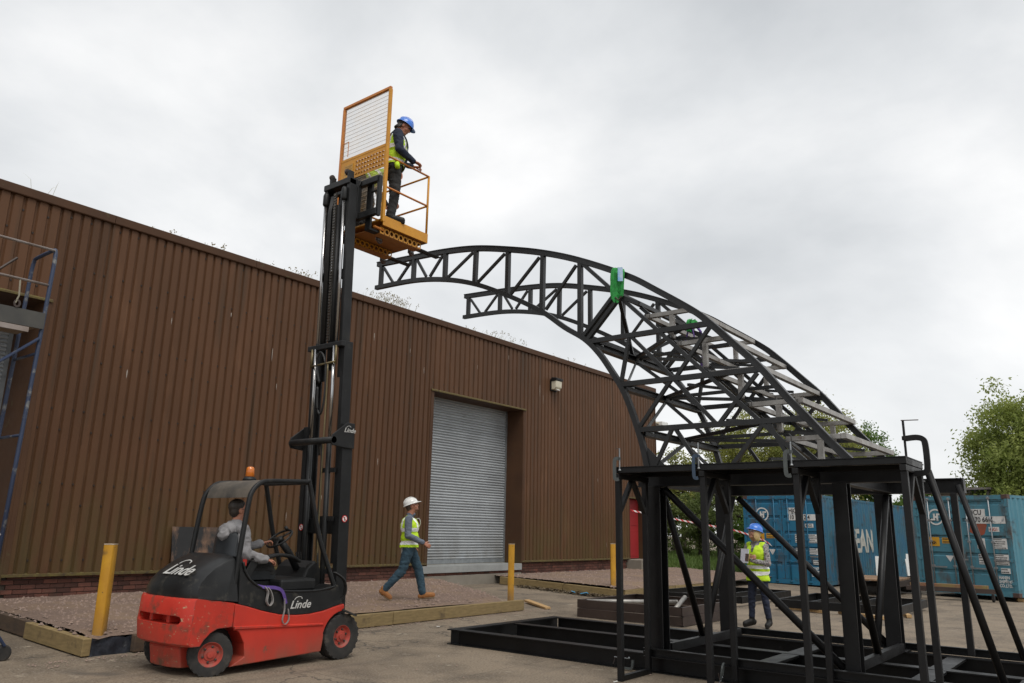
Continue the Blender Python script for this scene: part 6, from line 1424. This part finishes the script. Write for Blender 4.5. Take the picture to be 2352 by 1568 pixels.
# --- man standing in the work platform
loc = P(7.63, 5.90, ZF-.02); th = R(-40); Mp = PM(loc, th, 1.06)
pn_ = thing('person', loc, 'person in blue hard hat and navy top leaning on the platform rail, looking down', 'person')
pv = V(0, 0, .94); su = (.05, 0, 1); pr, q, ax_ = torso(pv, su, (1, 0, 0), .95)
for sg in (1, -1): pr += limbs([V(0, sg*.085, .91), V(.03, sg*.10, .50), V(-.03, sg*.11, .12)], (.098, .070, .058), 'legs') + foot_prims(V(-.03, sg*.11, .10), V(.15, sg*.13, .058), 'boot', 'boot')
pr += limbs([q(-.01, -.175, .44), q(.04, -.235, .17), q(.25, -.13, .07)], (.078, .060, .042), 'top') + limbs([q(-.01, .175, .44), q(.06, .22, .19), q(.26, .08, .08)], (.060, .048, .038), 'top')
pr += hand_prims(q(.27, -.12, .07), (.8, .35, -.15), (0, .1, -1), -1, .9) + hand_prims(q(.28, .07, .08), (.8, -.35, -.15), (0, .1, -1), 1, .9)
hf, hu = V(.86, -.12, -.50), V(.50, 0, .86); hc = q(.075, 0, .655)
pr += head_prims(hc, hf, hu, 'shaggy') + [cap(q(0, 0, .50), hc-hu*.06, .054, .054, 'skin')]
fuse('body', pr, .0078, {'skin': M_skin2, 'eye': M_eye, 'lip': M_lip, 'hair': M_hair_d, 'top': M_navy, 'legs': M_work, 'boot': M_bboot}, Mp, pn_, ('legs', 'top'))
vest(pv, su, (1, 0, 0), Mp, pn_, ((.02, .07), (.24, .29)), True, .95, hem=-.02)
helmet(hc, hf, hu, M_hatb, Mp, pn_, .02)
b = MB()
for sg in (1, -1):
    b.sweep([(-.022, -.003), (.022, -.003), (.022, .003), (-.022, .003)], [Mp @ p for p in crom([q(-.10, sg*.06, .0), q(-.155, sg*.08, .2), q(-.13, sg*.10, .42), q(-.02, sg*.11, .54), q(.12, sg*.09, .42), q(.165, sg*.08, .2), q(.12, sg*.12, .0), q(.0, sg*.19, -.05)], 5)], up=(0, 0, 1))
b.build('safety_harness', mat('webbing', (.03, .035, .04), (.09, .09, .1), 10, rough=.9), pn_)
MB().tube([Mp @ q(.02, -.20, -.03), Mp @ q(.04, -.215, -.11)], .04, 12).build('tool_pouch', M_vest, pn_, smooth=True)

# --- second worker bending down behind the screen
loc = P(7.50, 5.36, ZF-.02); th = R(-8); Mp = PM(loc, th, .98)
pn_ = thing('person', loc, 'person in yellow vest bending down behind the platform screen', 'person')
pv = V(-.04, 0, .86); su = (.80, 0, .42); pr, q, ax_ = torso(pv, su, (.42, 0, -.80), 1.0)
for sg in (1, -1): pr += limbs([V(-.03, sg*.09, .84), V(.06, sg*.13, .46), V(-.02, sg*.12, .12)], (.098, .070, .058), 'legs') + foot_prims(V(-.02, sg*.12, .10), V(.15, sg*.13, .058), 'boot', 'boot')
for sg in (1, -1): pr += limbs([q(-.01, sg*.175, .44), q(.20, sg*.21, .40), q(.42, sg*.12, .42)], (.060, .048, .038), 'top') + hand_prims(q(.44, sg*.12, .42), (.5, 0, -.8), (0, -sg, 0), sg, .6)
hf, hu = V(.70, 0, -.70), V(.75, 0, .62); hc = q(.02, 0, .67)
pr += head_prims(hc, hf, hu) + [cap(q(0, 0, .50), hc-Vector(hu).normalized()*.06, .054, .054, 'skin')]
fuse('body', pr, .0085, {'skin': M_skin2, 'eye': M_eye, 'lip': M_lip, 'hair': M_hair_d, 'top': M_navy, 'legs': M_work, 'boot': M_bboot}, Mp, pn_, ('legs', 'top'))
vest(pv, su, (.42, 0, -.80), Mp, pn_, ((.02, .07), (.24, .29)), True, 1.0, hem=-.05)
helmet(hc, hf, hu, mat('hat_orange', (.60, .16, .03), None, 3, rough=.35), Mp, pn_)

# --- forklift driver
loc = L3(5.58, .02, .985); th = R(-3); Mp = PM(loc, th, 1.05)
pn_ = thing('person', loc, 'person in grey hooded top sitting at the forklift controls', 'person')
pv = V(.02, 0, .10); su = (.04, 0, 1); pr, q, ax_ = torso(pv, su, (1, .0, 0), 1.05, deep=1.08)
for sg in (1, -1): pr += limbs([V(.03, sg*.09, .09), V(.43, sg*.12, .12), V(.52, sg*.11, -.12)], (.095, .072, .055), 'legs') + foot_prims(V(.53, sg*.11, -.13), V(.66, sg*.12, -.18), 'boot', 'boot')
pr += limbs([q(-.015, -.195, .445), q(.02, -.26, .17), q(.26, -.27, .13)], (.070, .060, .045), 'top') + limbs([q(-.015, .195, .445), q(.10, .25, .20), q(.42, .12, .30)], (.070, .060, .045), 'top')
pr += hand_prims(q(.27, -.27, .13), (.9, 0, -.15), (0, .1, -1), -1, .7) + hand_prims(q(.44, .11, .31), (.85, -.2, .2), (.1, -.2, -1), 1, 1.0)
hf, hu = V(.95, -.20, .12), V(-.10, 0, 1); hc = q(.015, 0, .665)
pr += head_prims(hc, hf, hu) + [cap(q(0, 0, .48), hc-Vector(hu).normalized()*.06, .060, .058, 'skin'), ell(q(-.085, 0, .44), (.06, .13, .075), 'top', ax_[3]), ell(q(-.135, .0, .385), (.045, .10, .075), 'top', ax_[3]), cap(q(-.02, -.08, .50), q(-.02, .08, .50), .052, .052, 'top')]
fuse('body', pr, .0078, {'skin': M_skin2, 'eye': M_eye, 'lip': M_lip, 'hair': M_hair_d, 'top': M_grey, 'legs': M_work, 'boot': M_bboot}, Mp, pn_, ('legs', 'top'), amp=.011)
b = MB(); F_, L_, U_, _ = axes(hf, hu)
for sg in (1, -1):
    c = hc+F_*.101+L_*sg*.031+U_*.010
    b.sweep([(-.002, -.002), (.002, -.002), (.002, .002), (-.002, .002)], [c+L_*.021*math.cos(a*.5236)+U_*.014*math.sin(a*.5236) for a in range(12)], up=F_, closed=True); b.beam(c+L_*sg*.021, hc+F_*.0+L_*sg*.083+U_*.012, .004, .005, up=U_)
b.v = [tuple(Mp @ Vector(v)) for v in b.v]; b.build('spectacles', M_hose, pn_)
